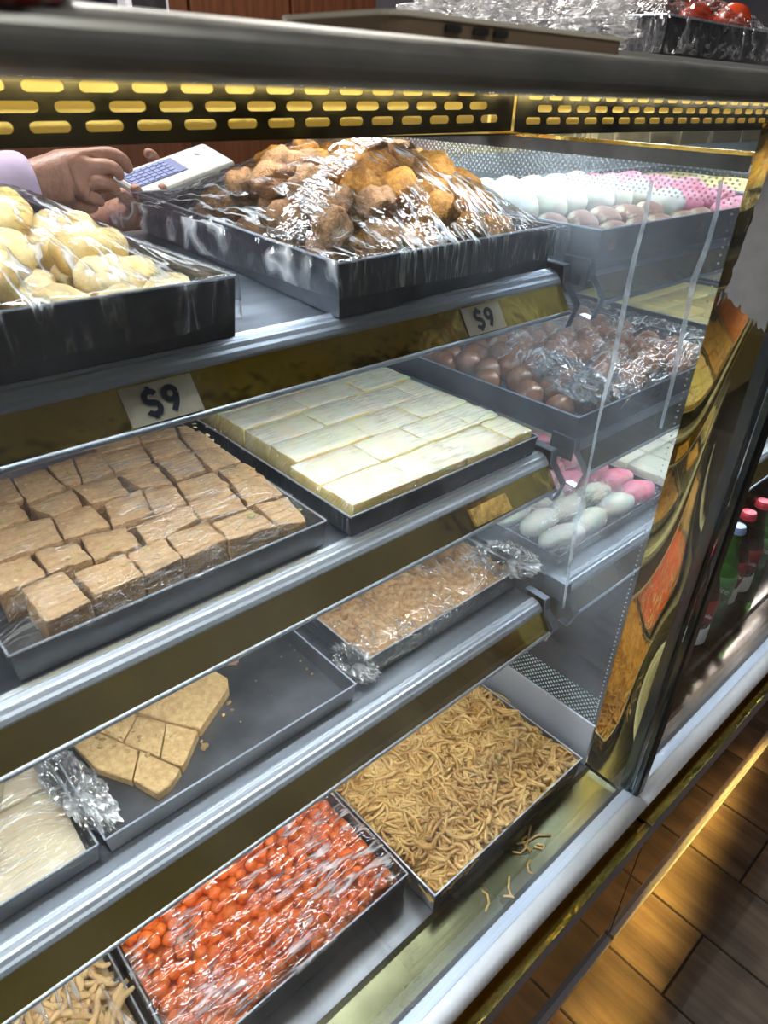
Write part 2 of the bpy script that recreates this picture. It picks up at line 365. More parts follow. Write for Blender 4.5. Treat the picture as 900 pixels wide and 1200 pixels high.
# gold mirrored stile panel, gently buckled
mb = MB(); ny, nz = 10, 60; vs = []
for j in range(nz + 1):
    z = -.862 + .845 * j / nz
    for i in range(ny + 1):
        t = i / ny; y = .236 + .058 * t
        vs.append((.7165 - .0035 * math.sin(math.pi * t) - .0016 * math.sin(z * 17 + .6) * math.sin(math.pi * t), y, z))
mb.add(vs, [(j * (ny + 1) + i, j * (ny + 1) + i + 1, (j + 1) * (ny + 1) + i + 1, (j + 1) * (ny + 1) + i) for j in range(nz) for i in range(ny)])
gp = obj('gold_side_panel', mb, GOLDM, c1, smooth=True)
obj('stile', MB().box(.7135, .7305, .2235, .2375, -.866, -.003), pbr('stile_metal', (.10, .11, .11), .2, .8), c1, bev=.002)
obj('stile_cover', MB().box(.7125, .7325, .2085, .2188, -.856, -.003), pbr('stile_dark', (.07, .08, .08), .15, .8), c1, bev=.003)
# worn grey patch where the gold film has peeled
pm = MB(); edge = [(.2375, -.02), (.2375, -.188)]
n = 26
for i in range(n + 1):
    t = i / n; edge.append((.2375 + .05 * t, -.188 + .028 * t + .008 * noise.noise(Vector((i * .9, 0, 5)))))
for i in range(22):
    t = i / 21; edge.append((.2885 - .012 * t ** .5 + .0035 * noise.noise(Vector((i * 1.1, 7, 5))), -.175 + .13 * t))
pm.add([(.7118, y, z) for y, z in edge], [tuple(range(len(edge)))])
obj('peeled_patch', pm, pbr('bare_grey_patch', (.55, .51, .51), .7, c2=(.46, .43, .44), nscale=60), c1)
# second case: champagne metal head panel and pale back
CHAMP = pbr('champagne_metal', (.62, .54, .36), .18, .9, c2=(.75, .68, .5), nscale=5, stretch=(5, 1, .5), r2=.3)
obj('head_panel', MB().box(.73, 2.34, .935, .945, -.098, .002), CHAMP, c2)
obj('rear_panel', MB().box(.73, 2.34, .938, .948, -.87, -.098), pbr('grey_back_panel', (.22, .25, .28), .35, .4, c2=(.3, .34, .38), nscale=6), c2)
obj('rear_frame_strip', MB().box(.80, .83, .925, .937, -.16, -.03), WHITEM, c2)  # white strip of the back glass frame, gives no light

# ------------------------------------------------------------------ shelves
SH = [(.458, -.182), (.433, -.402), (.402, -.621)]
def shelf(n, x0, x1, label, group, end):
    y0, z0 = SH[n]
    s = thing('display_shelf', label, 'shelf', ((x0 + x1) / 2, .7, z0), group)
    obj('shelf_panel', MB().box(x0, x1, y0 + .010, .93, z0 + .0085, z0 + .0115), STEEL, s)
    prof = [(y0 + .020, z0 + .0118), (y0 + .0165, z0 + .0135), (y0 + .013, z0 + .0118), (y0 + .0105, z0 + .0125), (y0 + .008, z0 + .0105), (y0 + .0055, z0 + .0100), (y0 + .003, z0 + .0065),
            (y0 + .0005, z0 + .0045), (y0 - .0015, z0 + .0005), (y0 - .001, z0 - .002), (y0 + .003, z0 - .002), (y0 + .006, z0 + .004), (y0 + .020, z0 + .008)]
    obj('front_moulding', MB().extrude_x(prof, x0, x1), ALU, s, bev=.0006)
    obj('price_rail', MB().strip([(y0 - .018, z0 - .0275), (y0 - .0008, z0 - .0015)], x0, x1, -.0012), GOLD, s)
    obj('lower_lip', MB().tube([(x0, y0 - .0185, z0 - .0295), (x1, y0 - .0185, z0 - .0295)], .0024, 10), ALU, s, smooth=True)
    obj('led_housing', MB().box(x0 + .03, x1 - .03, y0 + .012, y0 + .03, z0 - .002, z0 + .008), LEDH, s)
    if not (n == 2 and x0 > .7): obj('led_strip', MB().box(x0 + .04, x1 - .04, y0 + .016, y0 + .026, z0 - .004, z0 - .0022), LEDS, s)
    # bent steel end bracket
    for xe in end:
        a, b = (xe, xe + .011)
        br = obj('end_bracket', MB().strip([(y0 + .033, z0 + .0205), (y0 - .003, z0 + .0195), (y0 - .005, z0 + .002), (y0 - .0245, z0 - .021), (y0 - .016, z0 - .0475), (y0 + .0, z0 - .046)], a, b, .0018), STEEL, s)
        obj('bracket_web', MB().box(b - .0012 if xe < .72 else a, b if xe < .72 else a + .0012, y0 - .002, y0 + .034, z0 - .012, z0 + .019), DARK, br)
        obj('bracket_bolt', MB().tube([(a - .001, y0 + .012, z0 - .006), (b + .003, y0 + .012, z0 - .006)], .006, 14), DARK, br)
    return s
LEDS = emit('shelf_led', (.88, .94, 1), LED * 1.0)
ords = ['upper', 'middle', 'lower']
for n in range(3):
    shelf(n, -.60, .690, ords[n] + ' metal shelf with gold price rail in the front display case', 'shelves of the front case', [.690])
    shelf(n, .752, 2.33, ords[n] + ' metal shelf in the second case behind the glass divider', 'shelves of the second case', [.741])

# ------------------------------------------------------------------ price tags
def price_tag(tl, tr, n, label):
    y0, z0 = SH[n]
    x0 = W(*tl, 'y', y0 - .002).x; x1 = W(*tr, 'y', y0 - .002).x
    top = Vector((0, y0 - .0022, z0 - .0028)); bot = Vector((0, y0 - .0178, z0 - .0265)); d = (bot - top); L = d.length; d.normalize()
    nn = Vector((0, d.z, -d.y)); 
    if nn.y > 0: nn = -nn
    t = thing('price_tag', label, 'price tag', ((x0 + x1) / 2, y0 - .01, z0 - .0145), 'price tags on the gold rail')
    mb = MB(); a, b = top + nn * .0008, bot + nn * .0008; e = nn * .0005
    mb.add([(x0, a.y, a.z), (x1, a.y, a.z), (x1 + .001, b.y, b.z), (x0 + .001, b.y, b.z)] + [(x0, (a + e).y, (a + e).z), (x1, (a + e).y, (a + e).z), (x1 + .001, (b + e).y, (b + e).z), (x0 + .001, (b + e).y, (b + e).z)],
           [(0, 1, 2, 3), (7, 6, 5, 4), (0, 4, 5, 1), (1, 5, 6, 2), (2, 6, 7, 3), (3, 7, 4, 0)])
    obj('card', mb, CARD, t)
    c = (top + bot) / 2 + nn * .0017; up = -d; s_ = L * .78; xm = (x0 + x1) / 2
    def put(u_, v_, h_): return (xm + u_ * s_, c.y + up.y * v_ * s_ + nn.y * h_, c.z + up.z * v_ * s_ + nn.z * h_)
    lt = MB()
    def stroke(pts, w_=.20):
        P = [Vector(p_) for p_ in pts]; vs = []
        for i, p_ in enumerate(P):
            e_ = (P[min(i + 1, len(P) - 1)] - P[max(i - 1, 0)]).normalized(); n_ = Vector((-e_.y, e_.x)) * w_ / 2
            vs += [put(*(p_ + n_), 0), put(*(p_ - n_), 0)]
        lt.add(vs, [(2 * i, 2 * i + 1, 2 * i + 3, 2 * i + 2) for i in range(len(P) - 1)])
    def arc(cx_, cy_, rx, ry, a0, a1, n_=16): return [(cx_ + rx * math.cos(math.radians(a0 + (a1 - a0) * i / n_)), cy_ + ry * math.sin(math.radians(a0 + (a1 - a0) * i / n_))) for i in range(n_ + 1)]
    stroke(arc(-.34, .19, .20, .18, 20, 270, 14) + arc(-.34, -.19, .21, .19, 88, -160, 14))
    stroke([(-.34, .36), (-.34, .54)], .15); stroke([(-.34, -.36), (-.34, -.54)], .15)
    stroke(arc(.34, .16, .20, .20, 0, 360, 22)); stroke([(.535, .14), (.50, -.06), (.43, -.22), (.29, -.42)], .20)
    obj('lettering', lt, BLACK, t)
price_tag((137, 462), (222, 443), 0, 'larger paper price tag reading $9, above the brown nut fudge')
price_tag((538, 363), (582, 352), 0, 'smaller paper price tag reading $9, near the right shelf bracket')
# leftover blank sticker on the middle rail
y0, z0 = SH[1]
a = W(552, 615, 'y', y0 - .01).x; b = W(592, 600, 'y', y0 - .01).x
st = obj('clear_sticker', MB().add([(a, y0 - .006, z0 - .0062), (b, y0 - .006, z0 - .0062), (b + .003, y0 - .0185, z0 - .0245), (a + .002, y0 - .0175, z0 - .0240)], [(0, 1, 2, 3)]), glass_mat('yellowed_tape', haze=.5, tint=(.9, .8, .5), hscale=90, hcol=(.8, .65, .3), lo=.1), origin=(a, y0 - .012, z0 - .015))
tag(st, 'blank yellowed clear sticker on the middle gold price rail', 'sticker')

# ------------------------------------------------------------------ trays
def tray(name_label, x0, x1, y0, y1, zb, zr, m=None, group='metal sweet trays', name='metal_tray', skew=0, tilt=0):
    t = .0011; fl_ = .0025
    mb = MB()
    o0 = [(x0 + fl_, y0 + fl_, zb), (x1 - fl_, y0 + fl_, zb), (x1 - fl_, y1 - fl_, zb), (x0 + fl_, y1 - fl_, zb)]
    o1 = [(x0, y0, zr), (x1, y0, zr), (x1, y1, zr), (x0, y1, zr)]
    i1 = [(x0 + t, y0 + t, zr), (x1 - t, y0 + t, zr), (x1 - t, y1 - t, zr), (x0 + t, y1 - t, zr)]
    i0 = [(x0 + fl_ + t, y0 + fl_ + t, zb + t), (x1 - fl_ - t, y0 + fl_ + t, zb + t), (x1 - fl_ - t, y1 - fl_ - t, zb + t), (x0 + fl_ + t, y1 - fl_ - t, zb + t)]
    for L_ in (o0, o1, i1, i0):
        L_[3] = (L_[3][0] + skew, L_[3][1], L_[3][2])
        for q_ in (1, 2): L_[q_] = (L_[q_][0], L_[q_][1] + tilt, L_[q_][2])
    vs = o0 + o1 + i1 + i0; fs = [(0, 3, 2, 1), (12, 13, 14, 15)]
    for k in range(4):
        j = (k + 1) % 4; fs += [(k, j, 4 + j, 4 + k), (4 + k, 4 + j, 8 + j, 8 + k), (8 + k, 8 + j, 12 + j, 12 + k)]
    mb.add(vs, fs)
    c = ((x0 + x1) / 2, (y0 + y1) / 2, zb)
    tt = thing(name, name_label, 'tray', c, group)
    obj('pan', mb, m or TRAY, tt)
    rim = MB(); r = .0011
    for k in range(4):
        j = (k + 1) % 4; rim.tube([o1[k], o1[j]], r, 6)
    obj('rim', rim, ALU, tt)
    return tt

# ------------------------------------------------------------------ sweets: builders
def lump_mesh(name, m, r=1.0, sub=3, amp=.1, freq=1.6, fine=.02, sq=(1, 1, 1), seed=0, smooth=True):
    bm = bmesh.new(); bmesh.ops.create_icosphere(bm, subdivisions=sub, radius=1)
    for v in bm.verts:
        d = v.co.normalized(); k = 1 + amp * noise.noise(d * freq + Vector((seed * 3.1, seed, 0))) * 2 + fine * noise.noise(d * 7 + Vector((seed, 5, seed))) * 2
        v.co = Vector((d.x * k * sq[0], d.y * k * sq[1], d.z * k * sq[2])) * r
    me = bpy.data.meshes.new(name); bm.to_mesh(me); bm.free(); me.materials.append(m)
    if smooth: me.polygons.foreach_set('use_smooth', [True] * len(me.polygons))
    return me
def inst(name, me, loc, rot, sc, label, cat, group):
    o = bpy.data.objects.new(name, me); COL.objects.link(o); o.location = loc; o.rotation_euler = rot
    o.scale = (sc,) * 3 if not isinstance(sc, (tuple, list)) else sc
    return tag(o, label, cat, group)
def pile(x0, x1, y0, y1, zb, top, r, n, tries=9000, flat=.8, jitter=.1, seed=1):
    """drop pellets until the heap fills the height field top(x, y)"""
    rnd = random.Random(seed); P = []; out = []
    for _ in range(tries):
        x, y = rnd.uniform(x0 + r, x1 - r), rnd.uniform(y0 + r, y1 - r); rr = r * rnd.uniform(1 - jitter, 1 + jitter)
        z = zb + rr
        for (a, b, c, q) in P:
            d2 = (x - a) ** 2 + (y - b) ** 2; s = (rr + q) * .92
            if d2 < s * s: z = max(z, c + math.sqrt(s * s - d2) * flat)
        if z + rr <= top(x, y): P.append((x, y, z, rr))
        if len(P) >= n: break
    # keep those seen from above
    for i, (x, y, z, q) in enumerate(P):
        cover = sum(1 for (a, b, c, s) in P if c > z + q * .9 and (a - x) ** 2 + (b - y) ** 2 < (q * 1.05) ** 2)
        if cover < 3: out.append((x, y, z, q))
    return out
def film(label, x0, x1, y0, y1, zr, dome, m, nx=44, ny=54, drape=(.012, .01, .012, 0), seed=0, crinkle=.0015):
    """cling film stretched over a tray and folded down its outer walls; drape = front, left, right, back"""
    vs = []; fs = []; idx = {}
    df, dl, dr, db = drape; e = .0022
    xs = [x0 - e + (x1 - x0 + 2 * e) * i / nx for i in range(nx + 1)]; ys = [y0 - e + (y1 - y0 + 2 * e) * j / ny for j in range(ny + 1)]
    def put(k, p): idx[k] = len(vs); vs.append(p)
    for i, x in enumerate(xs):
        for j, y in enumerate(ys):
            ed = min(i, nx - i, j, ny - j)
            z = zr + .0018 + (dome(x, y) if ed > 0 else 0)
            if ed > 0:
                z += crinkle * (1 - 2 * abs(noise.noise(Vector((x * 60 + seed, y * 18, seed))))) * min(1, ed / 3)
                z += crinkle * .6 * noise.noise(Vector((x * 25, y * 110, seed + 4)))
            put((i, j), (x, y, z))
    for i in range(nx):
        for j in range(ny): fs.append((idx[i, j], idx[i + 1, j], idx[i + 1, j + 1], idx[i, j + 1]))
    def skirt(keys, out, d):
        if not d: return
        prev = keys; 
        for s in range(1, 4):
            cur = []
            for q, k in enumerate(keys):
                x, y, z = vs[idx[k]]; w_ = .0015 * noise.noise(Vector((q * .8, s * .5, seed + out[0] * 3)))
                dd = d * s / 3 * (1 + .35 * noise.noise(Vector((q * .13, 2, seed))))
                kk = ('s', out, s, q); put(kk, (x + out[0] * (.0005 + abs(w_)), y + out[1] * (.0005 + abs(w_)), z - dd)); cur.append(kk)
            for q in range(len(keys) - 1): fs.append((idx[prev[q]], idx[prev[q + 1]], idx[cur[q + 1]], idx[cur[q]]))
            prev = cur
    skirt([(i, 0) for i in range(nx + 1)], (0, -1), df); skirt([(0, j) for j in range(ny + 1)], (-1, 0), dl); skirt([(nx, j) for j in range(ny + 1)], (1, 0), dr)
    mb = MB(); mb.add(vs, fs)
    o = obj('cling_film', mb, m, smooth=True, origin=((x0 + x1) / 2, (y0 + y1) / 2, zr)); tag(o, label, 'plastic wrap', 'cling film covers'); return o
def crumple(label, c, size, m, seed=0, sub=5, amp=.55, rot=0):
    bm = bmesh.new(); bmesh.ops.create_icosphere(bm, subdivisions=sub, radius=1)
    cr, sr = math.cos(rot), math.sin(rot)
    for v in bm.verts:
        d = v.co.normalized(); q = d * 2.3 + Vector((seed * 7, 0, seed))
        k = 1 - amp * abs(noise.noise(q)) * 1.2 + .25 * noise.noise(q * 2.7) + .10 * (1 - 2 * abs(noise.noise(q * 5.5)))
        x, y, z = d.x * k * size[0], d.y * k * size[1], d.z * k * size[2]
        v.co = (x * cr - y * sr, x * sr + y * cr, z)
    me = bpy.data.meshes.new('crumpled_film'); bm.to_mesh(me); bm.free(); me.materials.append(m)
    o = bpy.data.objects.new('crumpled_film', me); COL.objects.link(o); o.location = c
    return tag(o, label, 'plastic wrap')
def block(name, quad, z0, z1, m, label, cat, group, seed=0, rough=.0009, cuts=4, bev=.0018, tilt=0):
    """a cut sweet: a four or more sided prism with worn edges and a slightly uneven top"""
    bm = bmesh.new(); n = len(quad); c = sum((Vector((p[0], p[1], 0)) for p in quad), Vector()) / n
    top = [bm.verts.new((p[0] - c.x, p[1] - c.y, z1 - z0)) for p in quad]; bot = [bm.verts.new((p[0] - c.x, p[1] - c.y, 0)) for p in quad]
    bm.faces.new(top); bm.faces.new(list(reversed(bot)))
    for i in range(n): bm.faces.new((top[i], bot[i], bot[(i + 1) % n], top[(i + 1) % n]))
    bmesh.ops.recalc_face_normals(bm, faces=bm.faces)
    if n == 4: bmesh.ops.subdivide_edges(bm, edges=bm.edges, cuts=cuts, use_grid_fill=True)
    else: bmesh.ops.bevel(bm, geom=list(bm.edges), offset=bev * .6, segments=2, affect='EDGES')
    L = max(v.co.length for v in bm.verts)
    hh = z1 - z0
    for v in bm.verts:
        q = v.co * 120 + Vector((seed * 5, seed * 3, seed))
        v.co += Vector((noise.noise(q), noise.noise(q + Vector((9, 0, 0))), noise.noise(q + Vector((0, 9, 0))) * .8)) * rough * 2 + Vector((0, 0, noise.noise(q * 3.3))) * rough
        if v.co.z > hh * .9: v.co.z += tilt * v.co.x
    if n == 4:
        sh = [e for e in bm.edges if len(e.link_faces) == 2 and e.calc_face_angle(0) > .9]
        bmesh.ops.bevel(bm, geom=sh, offset=bev * .45, segments=1, affect='EDGES')
    me = bpy.data.meshes.new(name); bm.to_mesh(me); bm.free(); me.materials.append(m)
    me.polygons.foreach_set('use_smooth', [n == 4] * len(me.polygons))
    o = bpy.data.objects.new(name, me); COL.objects.link(o); o.location = (c.x, c.y, z0)
    return tag(o, label, cat, group)
def strands(name, area_, zfn, n, r, L, m, label, curl=1.2, k=5, seg=6, seed=3, origin=None):
    """n short curly noodles in one mesh"""
    rnd = random.Random(seed); mb = MB(); x0, x1, y0, y1 = area_
    for i in range(n):
        x, y = rnd.uniform(x0, x1), rnd.uniform(y0, y1); z = zfn(x, y) + rnd.uniform(-.007, .002)
        a = rnd.uniform(0, 6.283); el = rnd.gauss(0, .4); c = rnd.uniform(-curl, curl); pts = []; l = L * rnd.uniform(.6, 1.3); p = Vector((x, y, z)); c2 = rnd.uniform(-1, 1)
        for s in range(seg):
            pts.append(p.copy()); p = p + Vector((math.cos(a), math.sin(a), math.sin(el) * .6)) * l / seg; a += c * 2 / seg + c2 * math.sin(s * 1.3) * .3; el -= .14
        pts = [Vector((min(max(q.x, x0 - .006), x1 + .006), min(max(q.y, y0 - .006), y1 + .006), q.z)) for q in pts]
        mb.tube(pts, r * rnd.uniform(.85, 1.15), k, cap=False)
    o = obj(name, mb, m, smooth=True, origin=origin or ((x0 + x1) / 2, (y0 + y1) / 2, zfn(x0, y0)))
    return tag(o, label, 'snack', None, 'stuff')

FILM_FAN = film_mat('cling_film_fan', (7, 1.2, 1.2), (0, 0, .3), base=.05, gain=.9, scale=12, strength=.9, crease=.8, wide=14)
FILM_LINE = film_mat('cling_film_lines', (1, 9, 1), (0, 0, -.25), base=.03, gain=.35, scale=16, strength=.5, crease=.22)
FILM_SOFT = film_mat('cling_film_soft', (5, 1, 1), (0, 0, .35), base=.04, gain=.8, scale=12, strength=.7, crease=.7)
CRUMP = film_mat('crumpled_cling_film', (1, 1, 1), (0, 0, 0), base=.08, gain=.6, scale=30, strength=1.0, rough=.16, crease=.9, wide=7)

# ------------------------------------------------------------------ upper shelf, front case
TANL = pbr('fried_crumb_tan', (.30, .14, .06), .6, c2=(.48, .26, .12), nscale=4, b=1, bscale=11, bdist=.003, sss=.1)
TANO = pbr('fried_crumb_orange', (.38, .15, .02), .55, c2=(.62, .29, .04), nscale=4, b=1, bscale=10, bdist=.003, sss=.1)
tr1 = tray('deep steel tray of crumb-coated orange sweets on the upper shelf', .370, .690, .458, .915, -.1695, -.124, skew=.045, tilt=.018)
def heapA(x, y):
    d = math.hypot((x - .555) / .155, (y - .655) / .19)
    h = -.118 + .076 * max(0, 1 - d * d) ** .7
    return h if d < 1.25 else -.15
pts = pile(.425, .683, .482, .86, -.168, heapA, .0205, 400, tries=14000, seed=4)
mA = [lump_mesh('fried_sweet', TANL, 1, 4, .14, 1.5, .045, (1.25, .9, .9), s) for s in range(4)]
mB_ = [lump_mesh('fried_sweet', TANO, 1, 4, .14, 1.5, .045, (1.25, .9, .9), s + 9) for s in range(4)]
for (x, y, z, q) in pts:
    orange = (x + noise.noise(Vector((x * 20, y * 20, 0))) * .03) > .50
    inst('fried_sweet', random.choice(mB_ if orange else mA), (x, y, z), (random.uniform(-.6, .6), random.uniform(-.6, .6), random.uniform(0, 6.28)), q * 1.02,
         'deep orange crumb-coated oval sweet in the right half of the heap' if orange else 'pale tan crumb-coated oval sweet in the left half of the heap', 'sweet', 'orange crumb-coated sweets' if orange else 'tan crumb-coated sweets')
def domeA(x, y):
    d = math.hypot((x - .55) / .15, (y - .66) / .20); e = min((x - .37) / .05, (.69 - x) / .05, (y - .458) / .06, (.915 - y) / .05, 1)
    return max(0, .088 * max(0, 1 - d * .8) ** .9) * max(0, e) ** .6
film('peaked cling film over the orange crumb-coated sweets on the upper shelf', .370, .690, .458, .915, -.124, domeA, FILM_FAN, seed=1, drape=(.03, .03, .01, 0), crinkle=.003)

CREAM = pbr('cream_sweet', (.66, .50, .24), .5, c2=(.78, .64, .36), nscale=2.2, b=0.5, bscale=6, sss=.25)
YELL = pbr('yellow_sweet', (.74, .52, .18), .5, c2=(.82, .64, .30), nscale=2.2, b=0.5, bscale=6, sss=.25)
tray('deep steel tray of creamy yellow sweets at the left end of the upper shelf', -.042, .278, .467, .925, -.1695, -.124)
def heapB(x, y):
    d = math.hypot((x - .10) / .19, (y - .72) / .24); return -.122 + .052 * max(0, 1 - d * d) ** .6
pts = pile(-.03, .27, .477, .90, -.168, heapB, .0225, 300, tries=11000, seed=8)
mC = [lump_mesh('creamy_sweet', random.choice([CREAM, YELL]), 1, 3, .12, 1.3, .02, (1.1, 1, .85), s + 20) for s in range(6)]
for (x, y, z, q) in pts:
    me = random.choice(mC); yl = me.materials[0] == YELL
    inst('creamy_sweet', me, (x, y, z), (random.uniform(-.4, .4), random.uniform(-.4, .4), random.uniform(0, 6.28)), q,
         ('yellow' if yl else 'pale cream') + ' rounded milk sweet in the deep tray under a film dome', 'sweet', ('yellow' if yl else 'pale cream') + ' rounded sweets')
def domeB(x, y):
    d = math.hypot((x - .06) / .22, (y - .74) / .24); e = min((.278 - x) / .05, (x + .042) / .05, (y - .467) / .06, (.925 - y) / .05, 1)
    return max(0, .070 * max(0, 1 - d * .75)) * max(0, e) ** .6
film('domed cling film over the creamy yellow sweets on the upper shelf', -.042, .278, .467, .925, -.124, domeB, FILM_SOFT, seed=2, drape=(.035, .01, .02, 0), crinkle=.002)

# ------------------------------------------------------------------ middle shelf, front case
tray('shallow steel tray of nut fudge squares on the middle shelf', .058, .349, .452, .905, -.3885, -.360, TRAYL)
FUDGE = pbr('nut_fudge', (.48, .295, .145), .6, c2=(.62, .42, .235), nscale=170, b=.7, bscale=330, bdist=.003, sss=.08)
FUDGE_CUT = pbr('nut_fudge_cut_side', (.32, .175, .07), .65, c2=(.44, .26, .12), nscale=170, b=.9, bscale=300, bdist=.004)  # sides browner than the tops, with some shade put into the colour
Q = {'A1': [(55,515),(165,470),(240,550),(120,605)], 'A2': [(192,475),(330,425),(378,482),(252,533)], 'A3': [(335,422),(430,383),(480,437),(384,480)], 'A4': [(436,378),(545,338),(600,387),(486,437)],
 'A5': [(560,343),(662,306),(735,352),(605,387)], 'A6': [(667,293),(760,275),(815,343),(738,350)],
 'B1': [(-30,465),(75,425),(120,480),(0,530)], 'B2': [(85,415),(200,396),(245,436),(130,475)], 'B3': [(210,380),(330,352),(370,400),(250,443)], 'B4': [(355,350),(500,297),(522,332),(390,400)],
 'B5': [(496,287),(600,246),(650,305),(530,333)], 'B6': [(612,240),(695,216),(746,267),(656,300)],
 'C1': [(-40,375),(130,325),(165,385),(-30,455)], 'C2': [(140,330),(240,297),(290,350),(170,385)], 'C3': [(275,295),(370,252),(402,315),(296,352)], 'C4': [(378,257),(455,241),(490,290),(407,318)],
 'C5': [(464,236),(560,211),(606,245),(495,283)], 'C6': [(575,205),(655,181),(695,212),(612,238)],
 'D0': [(-50,305),(45,290),(75,330),(-40,368)], 'D1': [(75,300),(190,255),(217,295),(140,325)], 'D2': [(190,250),(305,216),(340,265),(240,293)], 'D3': [(310,214),(405,186),(455,239),(370,250)],
 'D4': [(415,181),(505,156),(545,200),(465,233)], 'D5': [(510,155),(590,141),(640,178),(560,205)],
 'E0': [(-60,240),(25,225),(60,280),(-50,300)], 'E1': [(35,228),(115,200),(175,248),(72,292)], 'E2': [(122,195),(190,172),(215,238),(178,247)], 'E3': [(195,172),(262,150),(300,208),(220,238)],
 'E4': [(266,165),(370,136),(400,180),(304,208)], 'E5': [(375,137),(470,116),(500,150),(410,175)], 'E6': [(476,112),(545,96),(586,139),(510,152)],
 'F4': [(240,140),(360,112),(372,132),(268,160)], 'F5': [(365,112),(462,92),(470,112),(378,133)], 'F6': [(467,90),(530,76),(545,93),(478,109)]}
PIST = pbr('pistachio', (.42, .38, .10), .5, c2=(.6, .5, .2), nscale=60); ALM = pbr('almond_flake', (.72, .55, .33), .5)
rnd = random.Random(5); fudge = {}
for k, (name, q) in enumerate(Q.items()):
    zt = -.352 + rnd.uniform(-.002, .002) + {'A': -.003, 'B': -.002, 'E': .001, 'F': .001}.get(name[0], 0)
    P = [W(x / 2.25, y / 2.25 + 460, 'z', zt) for x, y in q]
    c = sum(P, Vector()) / 4; P = [Vector((min(p.x, .3455), max(p.y, .4555), p.z)) for p in P]
    lab = 'nut fudge square, ' + ORD['ABCDEF'.index(name[0])] + ' row from the front, ' + ORD[[n_ for n_ in Q if n_[0] == name[0]].index(name)] + ' from the left'
    if name == 'A1': lab = 'nut fudge square at the near left corner of its tray, set apart from the rest'
    if name == 'A6': lab = 'nut fudge square at the near right corner of its tray, with a big pistachio'
    if name == 'B2': lab = 'small nut fudge square just behind the near left corner square'
    if name == 'B3': lab = 'nut fudge square standing in a gap, second in the second row'
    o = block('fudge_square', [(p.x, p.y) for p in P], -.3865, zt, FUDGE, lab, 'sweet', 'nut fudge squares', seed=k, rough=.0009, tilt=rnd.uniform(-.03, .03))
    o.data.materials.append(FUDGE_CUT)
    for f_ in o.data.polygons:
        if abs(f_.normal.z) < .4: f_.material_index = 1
    fudge[name] = (o, c)
flake = MB(); flake.lathe([(.0004, -.0008), (.0022, -.0006), (.0028, 0), (.0020, .0008), (.0004, .001)], k=8)
fm = {}
for nm, m in (('pistachio_piece', PIST), ('almond_flake', ALM)):
    t_ = obj(nm, flake, m, smooth=True); fm[nm] = t_.data; bpy.data.objects.remove(t_)
def bit(parent, name, x, y, z, s):
    o = bpy.data.objects.new(name, fm[name]); COL.objects.link(o); o.parent = parent
    o.location = Vector((x, y, z)) - parent.location; o.rotation_euler = (rnd.uniform(-.2, .2), rnd.uniform(-.2, .2), rnd.uniform(0, 6)); o.scale = (s * 1.3, s * .8, s * .8)
bit(fudge['A6'][0], 'pistachio_piece', *(W(662 / 2.25, 323 / 2.25 + 460, 'z', -.352)), 2.0)
for name, (o, c) in fudge.items():
    for s in range(rnd.choice([2, 3, 4])):
        bit(o, 'pistachio_piece' if rnd.random() < .3 else 'almond_flake', c.x + rnd.uniform(-.015, .015), c.y + rnd.uniform(-.013, .013), c.z + .0005, rnd.uniform(.45, 1.0))
film('cling film over the brown nut fudge squares on the middle shelf', .058, .349, .452, .905, -.360, lambda x, y: .0150 * min(1, (y - .452) / .03, (x - .058) / .03, (.349 - x) / .03, (.905 - y) / .03) if .06 < x < .347 else 0, film_mat('cling_film_fudge', (1, 9, 1), (0, 0, -.25), base=.015, gain=.4, scale=18, strength=.5, crease=.35), seed=3, drape=(.006, .01, .01, 0), crinkle=.001)

tray('steel tray of white milk cake on the middle shelf', .374, .676, .445, .905, -.3885, -.363, TRAY)
MILK = pbr('milk_cake', (.84, .81, .62), .45, c2=(.90, .89, .78), nscale=40, b=.35, bscale=120, sss=.3)
MILK_Y = pbr('milk_cake_yellow', (.74, .58, .20), .5, c2=(.82, .70, .34), nscale=50, b=.35, bscale=120, sss=.3)
rnd = random.Random(11)
rows = [.449, .502, .556, .61, .665, .72, .775, .83, .885]
for r_ in range(8):
    x = .379 + (.012 if r_ > 1 else 0); k = 0
    while x < .655:
        w_ = rnd.uniform(.075, .11); x2 = min(x + w_, .668 if r_ < 6 else .66)
        if .668 - x2 < .03: x2 = .668
        zt = -.3515 + rnd.uniform(-.0012, .0012) - (.002 if r_ == 0 else 0)
        lab = 'white milk cake slab, ' + ORD[r_] + ' row from the front, ' + ORD[k] + ' from the left'
        if r_ == 0: lab = 'slab of milk cake in the near row of its tray, ' + ['with a thick yellow side at the left corner', 'second from the left corner', 'third from the left corner', 'at the right end'][min(k, 3)]
        y0_, y1_ = rows[r_], rows[r_ + 1] - .0022; j = lambda: rnd.uniform(-.001, .001)
        o = block('milk_cake_slab', [(x + j(), y0_ + j()), (x2 - .0012 + j(), y0_ + j()), (x2 - .0012 + j(), y1_ + j()), (x + j(), y1_ + j())], -.387, zt, MILK, lab, 'sweet', 'milk cake slabs', seed=r_ * 7 + k, rough=.001, cuts=4)
        o.data.materials.append(MILK_Y)
        for p in o.data.polygons:
            if abs(p.normal.z) < .45: p.material_index = 1
        x = x2; k += 1
        if x >= .667: break
film('cling film over the white milk cake slabs on the middle shelf', .374, .676, .445, .905, -.363, lambda x, y: .0145 * max(0, min(1, (y - .445) / .012, (x - .374) / .012, (.676 - x) / .02, (.905 - y) / .03)), FILM_LINE, seed=5, drape=(.022, .02, .012, 0), crinkle=.0012)
